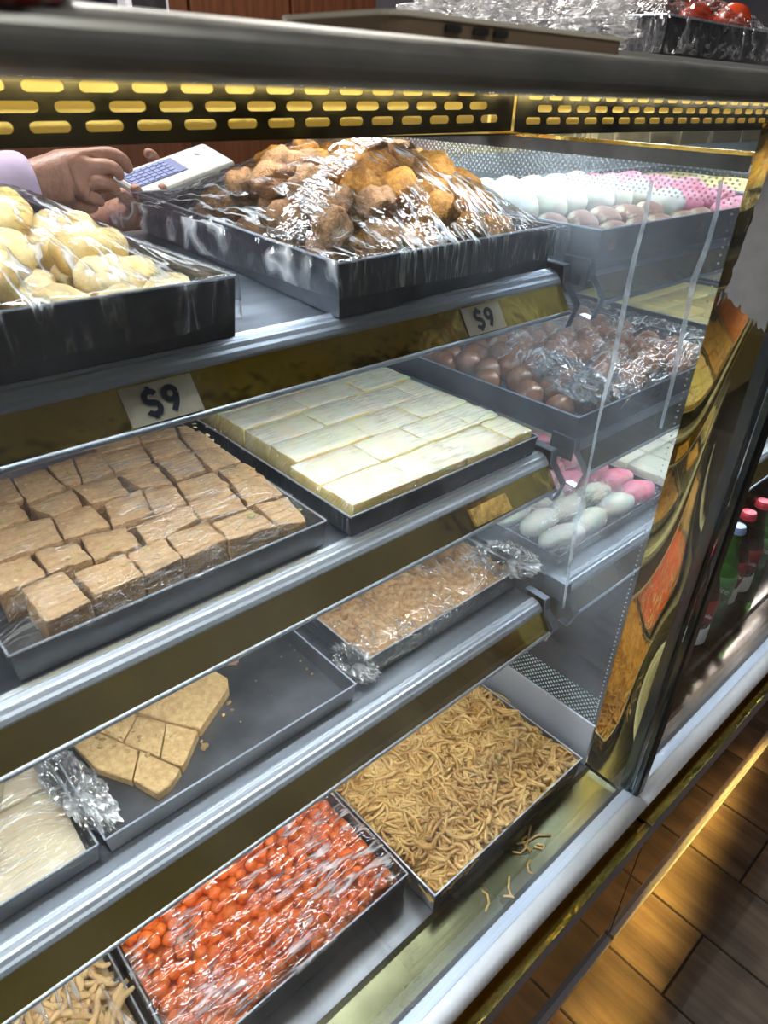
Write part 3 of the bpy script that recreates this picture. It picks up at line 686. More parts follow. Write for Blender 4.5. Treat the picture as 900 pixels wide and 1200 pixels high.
# a third tray just enters at the left
tray('steel tray cut off by the left edge of the picture, middle shelf', -.26, .045, .452, .905, -.3885, -.362, TRAY)
for k in range(6):
    x = -.25 + .047 * k
    for j in range(8):
        block('red_sweet_square', [(x, .46 + j * .05), (x + .044, .46 + j * .05), (x + .044, .507 + j * .05), (x, .507 + j * .05)], -.387, -.366, pbr('reddish_fudge', (.35, .12, .06), .55) if (k, j) == (0, 0) else bpy.data.materials['reddish_fudge'],
              'reddish brown square in the cut-off tray, ' + ORD[k] + ' from left, ' + ORD[j] + ' row', 'sweet', 'reddish squares', seed=k * 9 + j, cuts=1)

# ------------------------------------------------------------------ lower shelf, front case
tray('steel tray of brown crumbly sweet wrapped in film, lower shelf', .405, .690, .449, .905, -.6085, -.574, TRAY)
CRUMB = pbr('crumbly_sweet', (.34, .19, .08), .75, c2=(.56, .37, .20), nscale=120, b=.9, bscale=300, bdist=.003)
def crumble_h(x, y):
    return -.584 + .004 * noise.noise(Vector((x * 14, y * 14, 0))) + .0065 * (1 - 2 * abs(noise.noise(Vector((x * 70, y * 70, 1))))) + .0025 * noise.noise(Vector((x * 190, y * 190, 3))) + (.009 if y > .56 else 0) * max(0, noise.noise(Vector((x * 30, y * 30, 4))) + .3)
mb = MB(); nx, ny = 150, 170; X0, X1, Y0, Y1 = .409, .686, .453, .80
vs = [(X0 + (X1 - X0) * i / nx, Y0 + (Y1 - Y0) * j / ny, crumble_h(X0 + (X1 - X0) * i / nx, Y0 + (Y1 - Y0) * j / ny)) for j in range(ny + 1) for i in range(nx + 1)]
mb.add(vs, [(j * (nx + 1) + i, j * (nx + 1) + i + 1, (j + 1) * (nx + 1) + i + 1, (j + 1) * (nx + 1) + i) for j in range(ny) for i in range(nx)])
o = obj('crumbled_sweet', mb, CRUMB, smooth=True, origin=(.547, .62, -.60)); tag(o, 'light brown crumbly grated sweet filling the film-wrapped tray on the lower shelf', 'sweet', None, 'stuff')
mD = [lump_mesh('crumb_lump', CRUMB, 1, 3, .3, 2.2, .12, (1, 1, .8), s + 40) for s in range(3)]
rnd = random.Random(3)
for i in range(34):
    x, y = rnd.uniform(.55, .67), rnd.uniform(.52, .68); q = rnd.uniform(.006, .014)
    inst('crumb_lump', rnd.choice(mD), (x, y, crumble_h(x, y) + q * .3), (rnd.uniform(0, 6), rnd.uniform(0, 6), 0), q, 'rough brown crumb lump on the back of the crumbled sweet', 'sweet', 'crumb lumps')
film('loose cling film around the brown crumbly sweet tray, lower shelf', .405, .690, .449, .905, -.574, lambda x, y: .004 * min(1, (y - .449) / .02) + .006 * max(0, noise.noise(Vector((x * 22, y * 22, 8)))), film_mat('cling_film_loose', (3, 1, 3), (0, .2, -.6), base=.05, gain=1.0, scale=26, strength=.9), seed=6, drape=(.024, .034, .02, 0), crinkle=.004)
crumple('dark crumpled cling film gathered at the right end of the lower shelf', (.690, .475, -.574), (.032, .048, .022), CRUMP, 3, rot=.5)
crumple('loose cling film hanging at the left corner of the crumbly sweet tray', (.400, .468, -.590), (.016, .034, .022), CRUMP, 8, rot=.2)

tray('nearly empty steel tray with one broken slab of tan sweet, lower shelf', .082, .376, .436, .90, -.6085, -.5845, TRAYL)
SLAB = pbr('tan_slab', (.46, .29, .12), .6, c2=(.64, .44, .21), nscale=130, b=.7, bscale=260, bdist=.003, sss=.08)
def zq(pts, z): return [tuple(W(u, v, 'z', z))[:2] for u, v in pts]
zs = -.5965
for k, (pp, lab) in enumerate([
    ([(86, 873), (112, 857), (162, 879), (154, 914), (112, 900)], 'front left square of the broken tan slab'), ([(164, 880), (212, 901), (200, 919), (185, 931), (156, 915)], 'front tip of the broken tan slab, nearest the tray rim'),
    ([(112, 855), (152, 835), (160, 839), (144, 870)], 'back left square of the broken tan slab'), ([(162, 840), (194, 848), (187, 888), (146, 871)], 'middle square of the broken tan slab'),
    ([(196, 849), (232, 858), (218, 893), (213, 899), (189, 889)], 'right middle piece of the broken tan slab, with a crumbly cut'),
    ([(153, 833), (200, 770), (247, 786), (267, 796), (268, 808), (234, 856), (195, 847)], 'large crumbly back piece of the broken tan slab')]):
    block('tan_slab_piece', zq(pp, zs), -.6065, zs + .0006 * k, SLAB, lab, 'sweet', 'broken tan slab', seed=k + 60, rough=.0006, bev=.0012)
rnd = random.Random(9)
mE = [lump_mesh('sweet_crumb', SLAB, 1, 2, .3, 2, .1, (1, .8, .6), s + 50) for s in range(3)]
for (u, v, s) in [(240, 876, .0045), (236, 869, .002), (268, 824, .003), (272, 832, .002), (262, 838, .0022), (266, 815, .002), (300, 798, .0012), (288, 770, .001), (330, 770, .0012), (352, 775, .002), (360, 784, .0016), (366, 790, .0018),
                  (345, 762, .0016), (340, 756, .001), (318, 815, .0009), (282, 846, .0012)]:
    p = W(u, v, 'z', -.606); inst('sweet_crumb', rnd.choice(mE), (p.x, p.y, p.z + s * .3), (0, 0, rnd.uniform(0, 6)), s, 'loose tan crumb on the bare floor of the tray', 'crumb', 'loose tan crumbs')
for i in range(60):
    u, v = rnd.choice([(rnd.uniform(228, 262), rnd.uniform(800, 850)), (rnd.uniform(105, 145), rnd.uniform(838, 872)), (rnd.uniform(150, 215), rnd.uniform(845, 885)), (rnd.uniform(95, 150), rnd.uniform(850, 880))])
    p = W(u, v, 'z', zs + .0015); s = rnd.uniform(.0012, .0030)
    if i < 60: inst('sweet_crumb', rnd.choice(mE), (p.x, p.y, zs + .0015), (0, 0, rnd.uniform(0, 6)), s, 'pale crumb lying on top of the broken tan slab', 'crumb', 'crumbs on the tan slab')
pb_ = lump_mesh('pink_remnant', pbr('brown_remnant', (.35, .2, .14), .6), 1, 2, .2, 2, .1, (1, .8, .6), 3)
p = W(272, 772, 'z', -.604); inst('sweet_remnant', pb_, tuple(p), (0, 0, 1), .012, 'small brown leftover piece behind the tan slab', 'sweet', None)
# thin film over that tray is absent; off-white slabs at the left
tray('steel tray of smooth off-white slabs at the left end of the lower shelf', -.235, .075, .436, .90, -.6085, -.5845, TRAY)
OFFW = pbr('offwhite_slab', (.56, .47, .32), .45, c2=(.61, .52, .37), nscale=10, b=.1, bscale=80, sss=.2)
for k, (q, z0_, z1_, lab) in enumerate([
    ([(-.225, .445), (-.02, .442), (-.022, .53), (-.225, .53)], -.607, -.590, 'thick off-white slab lying along the front of its tray'),
    ([(-.018, .443), (.066, .441), (.068, .53), (-.016, .53)], -.607, -.591, 'off-white slab at the near right corner of its tray'),
    ([(-.22, .535), (.066, .535), (.06, .66), (-.22, .66)], -.607, -.592, 'off-white slab at the back of its tray, mostly under the others'),
    ([(-.20, .475), (-.005, .470), (.052, .60), (-.15, .62)], -.589, -.574, 'largest off-white slab, lying on top of the others')]):
    block('offwhite_slab', q, z0_, z1_, OFFW, lab, 'sweet', 'off-white slabs', seed=k + 80, rough=.0005, cuts=3)
film('cling film over the off-white slabs on the lower shelf', -.235, .075, .436, .90, -.5845, lambda x, y: .0165 * max(0, min(1, (y - .436) / .035, (.075 - x) / .04, (x + .235) / .03, (.90 - y) / .03)), film_mat('cling_film_slabs', (1, 8, 1), (0, 0, -.2), base=.02, gain=.3, scale=16, strength=.5, crease=.4), seed=12, drape=(.006, .004, .008, 0), crinkle=.0012)
crumple('bunched white cling film between the off-white slabs and the tan slab', (.082, .50, -.578), (.020, .062, .018), CRUMP, 5, rot=.15)

# ------------------------------------------------------------------ deck, front case
tray('steel tray of orange sugar pearls on the case floor', .072, .373, .330, .79, -.868, -.822, TRAY)
ORNG = pbr('orange_pearl', (.80, .15, .022), .25, c2=(.92, .25, .04), nscale=1.5, b=0.2, bscale=3, sss=.35, coat=.4)
bed = MB(); nx, ny = 60, 60; X0, X1, Y0, Y1 = .077, .368, .336, .60
def bedh(x, y): return -.842 + .006 * math.sin(x * 40) * math.sin(y * 33) + .006 * noise.noise(Vector((x * 90, y * 90, 2)))
bed.add([(X0 + (X1 - X0) * i / nx, Y0 + (Y1 - Y0) * j / ny, bedh(X0 + (X1 - X0) * i / nx, Y0 + (Y1 - Y0) * j / ny)) for j in range(ny + 1) for i in range(nx + 1)],
        [(j * (nx + 1) + i, j * (nx + 1) + i + 1, (j + 1) * (nx + 1) + i + 1, (j + 1) * (nx + 1) + i) for j in range(ny) for i in range(nx)])
o = obj('orange_pearl_bed', bed, ORNG, smooth=True, origin=(.22, .45, -.85)); tag(o, 'deeper orange sugar pearls packed beneath the top layer of the tray', 'sweet', None, 'stuff')
mO = [lump_mesh('orange_pearl', ORNG, 1, 2, .12, 1.6, .02, (1, 1, 1), s + 70) for s in range(5)]
rnd = random.Random(21); pts = pile(.078, .368, .335, .53, -.848, lambda x, y: -.8225 + .008 * noise.noise(Vector((x * 25, y * 25, 0))), .0082, 620, tries=9000, seed=5, jitter=.22)
pts.sort(key=lambda p: -p[2]); 
for (x, y, z, q) in pts[:300]:
    inst('orange_pearl', rnd.choice(mO), (x, y, z), (rnd.uniform(0, 6), rnd.uniform(0, 6), 0), q * 1.08, 'glossy orange sugar pearl in the film-covered tray on the case floor', 'sweet', 'orange sugar pearls')
rest = MB()
for (x, y, z, q) in pts[300:]:
    rest.lathe([(q * .2, -q * .98), (q * .75, -q * .66), (q, 0), (q * .75, q * .66), (q * .2, q * .98)], (x, y, z), 8)
if rest.v: o = obj('orange_pearl_rest', rest, ORNG, smooth=True, origin=(.22, .43, -.85)); tag(o, 'more orange sugar pearls filling the gaps lower in the tray', 'sweet', None, 'stuff')
film('glossy cling film over the orange sugar pearls on the case floor', .072, .373, .330, .79, -.822, lambda x, y: .004 + .004 * noise.noise(Vector((x * 14, y * 14, 3))), film_mat('cling_film_pearls', (1, 6, 1), (0, 0, .9), base=.06, gain=.9, scale=11, strength=.8, crease=.9, wide=12), nx=60, ny=80, seed=15, drape=(.004, .006, .006, 0), crinkle=.0022)

tray('open steel tray of thin crunchy noodles on the case floor', .382, .690, .291, .75, -.868, -.829, TRAYL)
SEV = pbr('thin_noodle', (.52, .28, .07), .45, c2=(.84, .56, .22), nscale=45, sss=.1)
def sevh(x, y): return -.836 + .016 * max(0, 1 - ((x - .54) / .17) ** 2 - ((y - .44) / .18) ** 2) + .003 * noise.noise(Vector((x * 30, y * 30, 0)))
strands('crunchy_noodles', (.390, .682, .299, .56), sevh, 2600, .0023, .036, SEV, 'heap of thin golden crunchy noodles filling the open tray', curl=1.3)
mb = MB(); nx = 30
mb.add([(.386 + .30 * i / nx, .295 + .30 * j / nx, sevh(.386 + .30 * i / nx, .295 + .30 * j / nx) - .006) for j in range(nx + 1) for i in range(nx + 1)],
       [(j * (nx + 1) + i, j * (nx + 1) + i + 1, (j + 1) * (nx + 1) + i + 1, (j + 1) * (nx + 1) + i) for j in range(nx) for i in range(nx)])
o = obj('noodle_bed', mb, pbr('noodle_gap_shade', (.34, .17, .04), .7, c2=(.5, .28, .08), nscale=200), smooth=True, origin=(.54, .45, -.86)); tag(o, 'lower layer of golden crunchy noodles under the heap', 'snack', None, 'stuff')  # bed darkened to paint shade into the gaps between strands
# stray noodles in the gutter
def stray(pts, z, r, label, grp='stray noodles'):
    P = [W(u, v, 'z', z) for u, v in pts]; mb = MB().tube(P, r, 7)
    o = obj('stray_noodle', mb, SEV, smooth=True, origin=tuple(P[0])); tag(o, label, 'snack', grp)
lab = 'stray golden noodle lying in the metal gutter in front of the trays'
for pts in [[(622, 968), (620, 978), (617, 990), (621, 998)], [(606, 989), (618, 986), (630, 979), (646, 979)], [(600, 998), (610, 1000), (617, 993)], [(626, 992), (636, 995), (638, 991), (630, 989)], [(617, 980), (612, 984), (616, 993), (624, 996)],
            [(622, 1008), (618, 1013), (620, 1022), (625, 1023)], [(597, 1027), (596, 1040), (598, 1048), (603, 1053)], [(590, 1050), (597, 1050), (604, 1053)], [(565, 1044), (571, 1048), (573, 1058), (569, 1068)]]:
    stray(pts, -.8705, .0014, lab)
stray([(580, 812), (590, 817), (597, 823)], -.835, .0015, 'single noodle resting on the rim beside the pale divider sill', None)
# thick noodles at the lower left
tray('steel tray of thick fried noodles at the lower left corner', -.245, .062, .330, .79, -.868, -.829, TRAY)
THICK = pbr('thick_noodle', (.62, .40, .17), .45, c2=(.75, .53, .27), nscale=40, sss=.15)
rnd = random.Random(31)
thick = []
for v_ in range(8):
    mb = MB(); a = 0; p = Vector((-.024, 0, 0)); pts = []
    c = rnd.uniform(-1.6, 1.6)
    for s in range(8):
        pts.append(p.copy()); p = p + Vector((math.cos(a), math.sin(a), math.sin(s * .8 + v_) * .25)) * .0065; a += c / 7 + math.sin(s * 1.7 + v_) * .25
    mb.tube(pts, [.0022, .0034, .0036, .0034, .0036, .0034, .0033, .002], 8); o = obj('thick_noodle', mb, THICK, smooth=True); thick.append(o.data); bpy.data.objects.remove(o)
for i in range(240):
    x, y = rnd.uniform(-.06, .045), rnd.uniform(.355, .56)
    inst('thick_noodle', rnd.choice(thick), (x, y, -.846 + .016 * (i / 240) + rnd.uniform(-.002, .002)), (rnd.uniform(-.25, .25), rnd.uniform(-.25, .25), rnd.uniform(0, 6.28)), rnd.uniform(.85, 1.15),
         'thick curly fried noodle in the film-covered tray at the lower left', 'snack', 'thick fried noodles')
mb = MB().box(-.238, .056, .336, .78, -.866, -.848); o = obj('thick_noodle_bed', mb, THICK, origin=(-.09, .55, -.866)); tag(o, 'lower layer of thick fried noodles in the corner tray', 'snack', None, 'stuff')
film('cling film over the thick fried noodles at the lower left corner', -.245, .062, .330, .79, -.829, lambda x, y: .006, FILM_SOFT, seed=17, drape=(.004, .004, .010, 0), crinkle=.003)

# ------------------------------------------------------------------ second case: trays seen through the divider
WHT = pbr('white_sweet', (.74, .72, .58), .5, c2=(.80, .79, .68), nscale=2, b=0.3, bscale=6, sss=.3)
PNK = pbr('pink_sweet', (.80, .20, .30), .5, c2=(.85, .36, .44), nscale=2, b=0.3, bscale=6, sss=.3)
BRW = pbr('brown_white_sweet', (.30, .14, .09), .5, c2=(.70, .62, .42), nscale=1.1, b=0.3, bscale=6, sss=.2, p0=.52, p1=.62)
JAM = pbr('syrup_ball_brown', (.27, .10, .045), .25, c2=(.36, .15, .07), nscale=2, b=0.1, bscale=3, sss=.2, coat=.5)
JAMO = pbr('sugar_dusted_ball', (.42, .15, .05), .4, c2=(.78, .66, .56), nscale=1.6, b=0.5, bscale=8, p0=.52, p1=.64)
tray('steel tray of white, brown and pink sweets on the top shelf of the second case', .745, 1.27, .450, .85, -.1695, -.1300, TRAY)
mW = [lump_mesh('white_round_sweet', WHT, 1, 3, .06, 1.5, .02, (1.05, 1, .85), s + 90) for s in range(3)]
mBr = [lump_mesh('swirled_sweet', BRW, 1, 3, .06, 1.5, .02, (1.5, .8, .7), s + 95) for s in range(3)]
mP = [lump_mesh('pink_oval_sweet', PNK, 1, 3, .06, 1.5, .02, (1.5, .9, .75), s + 99) for s in range(3)]
SLIV = {}
rnd = random.Random(41)
for j in range(5):
    for i in range(9):
        x = .775 + i * .056 + rnd.uniform(-.004, .004); y = .48 + j * .056 + rnd.uniform(-.004, .004)
        if j == 0 and i < 6 or (j == 1 and i < 5): k = 'b'
        elif i >= 6: k = 'p'
        else: k = 'w'
        z = -.146 + (.006 if j == 1 else 0) + (.012 if j >= 2 else 0) + (.006 if k == 'w' else 0); w_ = ORD[i] + ' from left, ' + ORD[j] + ' row'
        if k == 'w': o = inst('white_round_sweet', rnd.choice(mW), (x, y, z), (0, 0, rnd.uniform(0, 6)), .0265, 'round white sweet, top tray behind the divider, ' + w_, 'sweet', 'round white sweets')
        if k == 'b': o = inst('swirled_sweet', rnd.choice(mBr), (x, y, z), (0, 0, rnd.uniform(.9, 1.5)), .021, 'brown and cream sweet, tray behind the divider, ' + w_, 'sweet', 'brown and cream sweets')
        if k == 'p': o = inst('pink_oval_sweet', rnd.choice(mP), (x, y, z + .004), (0, 0, rnd.uniform(-.3, .4)), .025, 'pink oval, top tray behind the divider, ' + w_, 'sweet', 'pink ovals, top tray')
tray('steel tray of brown syrup balls on the middle shelf of the second case', .742, 1.20, .432, .88, -.3885, -.352, TRAY)
mJ = [lump_mesh('syrup_ball', JAM, 1, 3, .04, 1.5, .01, (1, 1, .95), s + 110) for s in range(3)]
mK = [lump_mesh('sugared_ball', JAMO, 1, 3, .04, 1.5, .01, (1, 1, .95), s + 115) for s in range(3)]
for (x, y, z, q) in pile(.75, 1.19, .44, .86, -.387, lambda x, y: -.338 + .006 * math.sin(y * 9), .0215, 260, tries=6000, seed=14, jitter=.06):
    sug = x > .90 and y < .72
    inst('sugared_ball' if sug else 'syrup_ball', rnd.choice(mK if sug else mJ), (x, y, z), (rnd.uniform(0, 6), rnd.uniform(0, 6), 0), q,
         'orange brown ball dusted with white sugar behind the divider' if sug else 'plain brown syrup ball in the middle tray behind the divider', 'sweet', 'sugar-dusted balls' if sug else 'plain brown syrup balls')
film('crinkled cling film over the sugar-dusted balls in the second case', .84, 1.20, .432, .82, -.352, lambda x, y: .024 * max(0, min(1, (x - .84) / .05, (y - .432) / .05, (1.2 - x) / .05)), film_mat('cling_film_balls', (1, 3, 2), (.3, 0, .9), base=.09, gain=1.3, scale=22, strength=1.0), seed=21, drape=(.02, .01, .01, 0), crinkle=.006)
crumple('folded-back edge of cling film on the brown syrup balls', (.815, .50, -.335), (.025, .07, .026), CRUMP, 13, rot=-.25)
tray('steel tray of white and pink ovals on the lower shelf of the second case', .778, 1.082, .442, .86, -.6085, -.590, TRAY)
rnd = random.Random(51)
mW2 = [lump_mesh('white_oval_sweet', WHT, 1, 3, .05, 1.5, .02, (1.9, .9, .75), s + 120) for s in range(3)]
for j in range(6):
    for i in range(4):
        x = .815 + i * .074 + (.0 if j % 2 == 0 else .008); y = .466 + j * .047
        pink = (i >= 2 and j >= 1 and not (i == 2 and j == 1)) or (i == 3)
        if j > 4: pink = i != 0
        w_ = ORD[i] + ' from left, ' + ORD[j] + ' row'
        inst('pink_oval_sweet' if pink else 'white_oval_sweet', rnd.choice(mP if pink else mW2), (x + rnd.uniform(-.004, .004), y, -.586 + rnd.uniform(0, .005)), (0, 0, rnd.uniform(-.35, .1)), .027 if pink else .0235,
             ('pink oval' if pink else 'long white oval') + ', lower tray behind the divider, ' + w_, 'sweet', 'pink ovals, lower tray' if pink else 'white ovals, lower tray')
film('cling film over the white and pink ovals in the second case', .778, 1.082, .442, .86, -.590, lambda x, y: .018 * max(0, min(1, (x - .778) / .03, (y - .442) / .03, (1.082 - x) / .03)), film_mat('cling_film_ovals', (1, 5, 1), (0, 0, .5), base=.06, gain=1.1, scale=22, strength=.9), seed=23, drape=(.012, .01, .01, 0), crinkle=.002)
tray('steel tray of speckled ivory blocks on the lower shelf of the second case', 1.092, 1.40, .442, .86, -.6085, -.583, TRAYL)
IVO = pbr('ivory_speckled', (.76, .72, .58), .5, c2=(.35, .30, .2), nscale=150, p0=.66, p1=.74, sss=.2)
for j in range(5):
    for i in range(4):
        x, y = 1.098 + i * .074, .449 + j * .078
        block('ivory_block', [(x, y), (x + .071, y), (x + .071, y + .074), (x, y + .074)], -.607, -.572, IVO, 'speckled ivory block on the far lower shelf, ' + ORD[i] + ' from left, ' + ORD[j] + ' row', 'sweet', 'speckled ivory blocks', seed=j * 5 + i, cuts=2)
for n, (xa, xb) in enumerate(((1.29, 1.62), (1.66, 2.0))):
    tray('steel tray of ' + ('golden' if n == 0 else 'pale') + ' squares far along the top shelf of the second case', xa, xb, .45, .86, -.1695, -.13, TRAY)
    tray('steel tray of ' + ('golden' if n == 0 else 'pale') + ' squares far along the middle shelf of the second case', xa, xb, .45, .86, -.3885, -.352, TRAY)
    for j in range(6):
        for i in range(5):
            x, y = xa + .008 + i * .063, .46 + j * .062
            for zz, nm in ((-.168, 'top'), (-.387, 'middle')):
                block('far_square', [(x, y), (x + .06, y), (x + .06, y + .06), (x, y + .06)], zz, zz + .03, MILK_Y if n == 0 else OFFW, ('golden' if n == 0 else 'pale') + ' square, far ' + nm + ' shelf tray, ' + ORD[i] + ' in row ' + ORD[j], 'sweet', ('golden' if n == 0 else 'pale') + ' squares, ' + nm + ' shelf', seed=i + j, cuts=1)

# ------------------------------------------------------------------ soda bottles on the second case's floor
def bottle_glass(name, col, tcol):
    m, nt, out = mat(name); tr = N(nt, 'BsdfTransparent'); tr.inputs[0].default_value = (*tcol, 1)
    p = N(nt, 'BsdfPrincipled'); p.inputs['Base Color'].default_value = (*col, 1); p.inputs['Roughness'].default_value = .05; p.inputs['Coat Weight'].default_value = 1
    mx = N(nt, 'MixShader'); mx.inputs[0].default_value = .55; nt.links.new(tr.outputs[0], mx.inputs[1]); nt.links.new(p.outputs[0], mx.inputs[2]); nt.links.new(mx.outputs[0], out.inputs[0]); return m
GG = bottle_glass('green_bottle_glass', (.06, .22, .04), (.35, .75, .3)); CG = bottle_glass('cola_bottle_glass', (.03, .012, .008), (.25, .15, .1))
CAPR = pbr('red_bottle_cap', (.70, .06, .10), .25, .3); CAPB = pbr('blue_white_cap', (.35, .45, .80), .25, .3); LABR = pbr('red_label', (.35, .02, .02), .4); LABG = pbr('green_label', (.10, .30, .10), .4); LABW = pbr('white_label', (.7, .7, .68), .4); WINK = pbr('white_print', (.8, .8, .8), .5)
def bottle(x, y, kind, label):
    zb = -.870; t = thing('soda_bottle', label, 'bottle', (x, y, zb), 'green soda bottles' if kind == 'g' else 'cola bottles')
    k = .97
    prof = [(.010, 0), (.024, .001), (.027, .006), (.027, .05), (.0255, .075), (.0275, .11), (.026, .135), (.019, .165), (.0135, .185), (.0115, .21), (.0125, .222), (.0125, .228), (.011, .231)]
    obj('glass_body', MB().lathe([(r, z * k) for r, z in prof], (x, y, zb), 24), GG if kind == 'g' else CG, t, smooth=True)
    obj('label_band', MB().lathe([(.0278, .078), (.0285, .095), (.0285, .115), (.0275, .128)], (x, y, zb), 24), LABG if kind == 'g' else LABR, t, smooth=True)
    if kind != 'g': obj('white_band', MB().lathe([(.0276, .03), (.0279, .034), (.0279, .062), (.0272, .066)], (x, y, zb), 24), LABW, t, smooth=True)
    cp = MB(); n = 21; vs = []
    for r, z in ((.0142, .218), (.0140, .226), (.0118, .2315), (.004, .2325)):
        for j in range(n * 2):
            rr = r + (.0008 if (j % 2 and z < .22) else 0); vs.append((x + rr * math.cos(math.pi * j / n), y + rr * math.sin(math.pi * j / n), zb + z * k + .002))
    K = 2 * n; cp.add(vs, [(i * K + j, i * K + (j + 1) % K, (i + 1) * K + (j + 1) % K, (i + 1) * K + j) for i in range(3) for j in range(K)] + [tuple(range(3 * K, 4 * K))])
    obj('cap', cp, CAPB if kind == 'g' else CAPR, t)
    cu = bpy.data.curves.new('lettering', 'FONT'); cu.body = 'Sprite' if kind == 'g' else 'Coca-Cola'; cu.size = .017 if kind == 'g' else .011; cu.align_x = 'CENTER'; cu.align_y = 'CENTER'; cu.offset = .0002; cu.shear = .3
    tmp = bpy.data.objects.new('tmp', cu); tm = bpy.data.meshes.new_from_object(tmp); tm.materials.clear(); tm.materials.append(WINK); bpy.data.objects.remove(tmp)
    lo = bpy.data.objects.new('lettering', tm); COL.objects.link(lo); lo.parent = t
    a = math.atan2(-y, -x); lo.location = (.0292 * math.cos(a), .0292 * math.sin(a), .103); lo.rotation_euler = (math.pi / 2, 0, a + math.pi / 2)
bl = [(1.085, .325, 'c', 'cola bottle nearest the stile, red label and a white band'), (1.180, .334, 'g', 'green soda bottle with a blue and white cap in the front row'), (1.243, .342, 'c', 'cola bottle with a red cap just right of the blue-capped bottle'),
      (1.307, .341, 'c', 'cola bottle with a red cap at the right edge of the picture'), (1.375, .34, 'g', 'green soda bottle at the far right of the front row'), (1.12, .41, 'g', 'green soda bottle in the second row behind the nearest cola'),
      (1.19, .42, 'c', 'cola bottle in the second row behind the blue-capped bottle'), (1.26, .42, 'g', 'green soda bottle in the middle of the second row'), (1.33, .42, 'c', 'cola bottle at the right of the second row')]
for b_ in bl: bottle(*b_)

# ------------------------------------------------------------------ on the counter top
ZT = .0146
ph = thing('phone', 'smartphone in a clear-edged case lying on the counter top', 'phone', (.30, .25, ZT + .002))
P0, P1 = .217, .382
def prism_r(x0, x1, y0, y1, z0, z1, r=.010, k=5):
    pts = []
    for cx_, cy_, a0 in ((x1 - r, y1 - r, 0), (x0 + r, y1 - r, 90), (x0 + r, y0 + r, 180), (x1 - r, y0 + r, 270)):
        for j in range(k + 1): a = math.radians(a0 + 90 * j / k); pts.append((cx_ + r * math.cos(a), cy_ + r * math.sin(a)))
    n = len(pts); mb = MB(); mb.add([(a, b, z0) for a, b in pts] + [(a, b, z1) for a, b in pts], [(i, (i + 1) % n, n + (i + 1) % n, n + i) for i in range(n)] + [tuple(range(n)), tuple(range(2 * n - 1, n - 1, -1))]); return mb
obj('phone_body', prism_r(P0, P1, .236, .312, .0172, .0240), pbr('phone_side', (.30, .22, .15), .25, .4), ph)
obj('case_edge', prism_r(P0 - .001, P1 + .001, .235, .313, .0235, .0252), pbr('case_edge', (.8, .75, .62), .2, .2), ph)
obj('case_edge', prism_r(P0 - .001, P1 + .001, .235, .313, .0155, .0174), pbr('case_edge_dark', (.3, .28, .24), .2, .4), ph)
obj('camera_bump', prism_r(P1 - .034, P1 - .002, .240, .272, .0120, .0158, .006), DARK, ph)
for a in (.245, .262, .275): obj('side_button', MB().box(a, a + .009, .2340, .2356, .0195, .0222), DARK, ph, bev=.0005)
sheet = obj('counter_sheet', MB().box(.47, 1.6, .345, .80, .0148, .0290), pbr('glass_edge_sheet', (.42, .42, .40), .2, .2), origin=(1.0, .6, .0148)); tag(sheet, 'thick pale sheet on the counter top under the wrapped sweet tray', 'board')
tc = tray('dark steel tray wrapped in film on top of the counter', .705, .93, .40, .70, .0292, .0640, TRAY)
mS = [lump_mesh('red_ball_sweet', pbr('red_ball', (.62, .07, .02), .25, sss=.2, coat=.5), 1, 3, .05, 1.5, .01, (1, 1, 1), 130)]
for i, (x, y, z) in enumerate([(.893, .43, .068), (.90, .475, .070), (.865, .46, .064)]):
    inst('red_ball_sweet', mS[0], (x, y, z), (0, 0, i), .021, ['shiny red ball sweet in the wrapped tray at the upper right corner', 'red ball sweet behind the shiny one in the counter tray', 'red ball sweet lowest in the counter tray'][i], 'sweet', None)
mS2 = [lump_mesh('dark_round_sweet', pbr('dark_brown_sweet', (.12, .05, .03), .5, c2=(.3, .2, .15), nscale=40), 1, 3, .08, 1.5, .02, (1, 1, .8), 133)]
for j in range(4):
    for i in range(4): inst('dark_round_sweet', mS2[0], (.735 + i * .042, .43 + j * .055, .052), (0, 0, i + j), .021, 'dark brown round sweet, counter tray, ' + ORD[i] + ' from the left in row ' + ORD[j], 'sweet', 'dark brown sweets on the counter')
film('shiny creased cling film over the tray on the counter top', .705, .93, .40, .70, .064, lambda x, y: .022 * max(0, min(1, (x - .705) / .04, (y - .40) / .04, (.93 - x) / .04)), film_mat('cling_film_counter', (1, 6, 1), (0, 0, -.8), base=.16, gain=1.2, scale=24, strength=1.0), seed=33, drape=(.03, .03, .02, 0), crinkle=.004)
crumple('big bunch of crinkled clear film at the left of the counter tray', (.635, .47, .055), (.075, .07, .030), CRUMP, 17, rot=.3)
crumple('crinkled clear film end lying behind the phone', (.57, .52, .052), (.07, .05, .022), CRUMP, 19)
bag = crumple('folded red and white printed packet at the near left end of the rail', (.064, .204, .0200), (.020, .010, .0075), pbr('red_white_packet', (.62, .55, .52), .45, c2=(.5, .06, .06), nscale=45, p0=.5, p1=.56), 2, sub=3, amp=.25)
bag['category'] = 'packet'; bag.name = 'printed_packet'
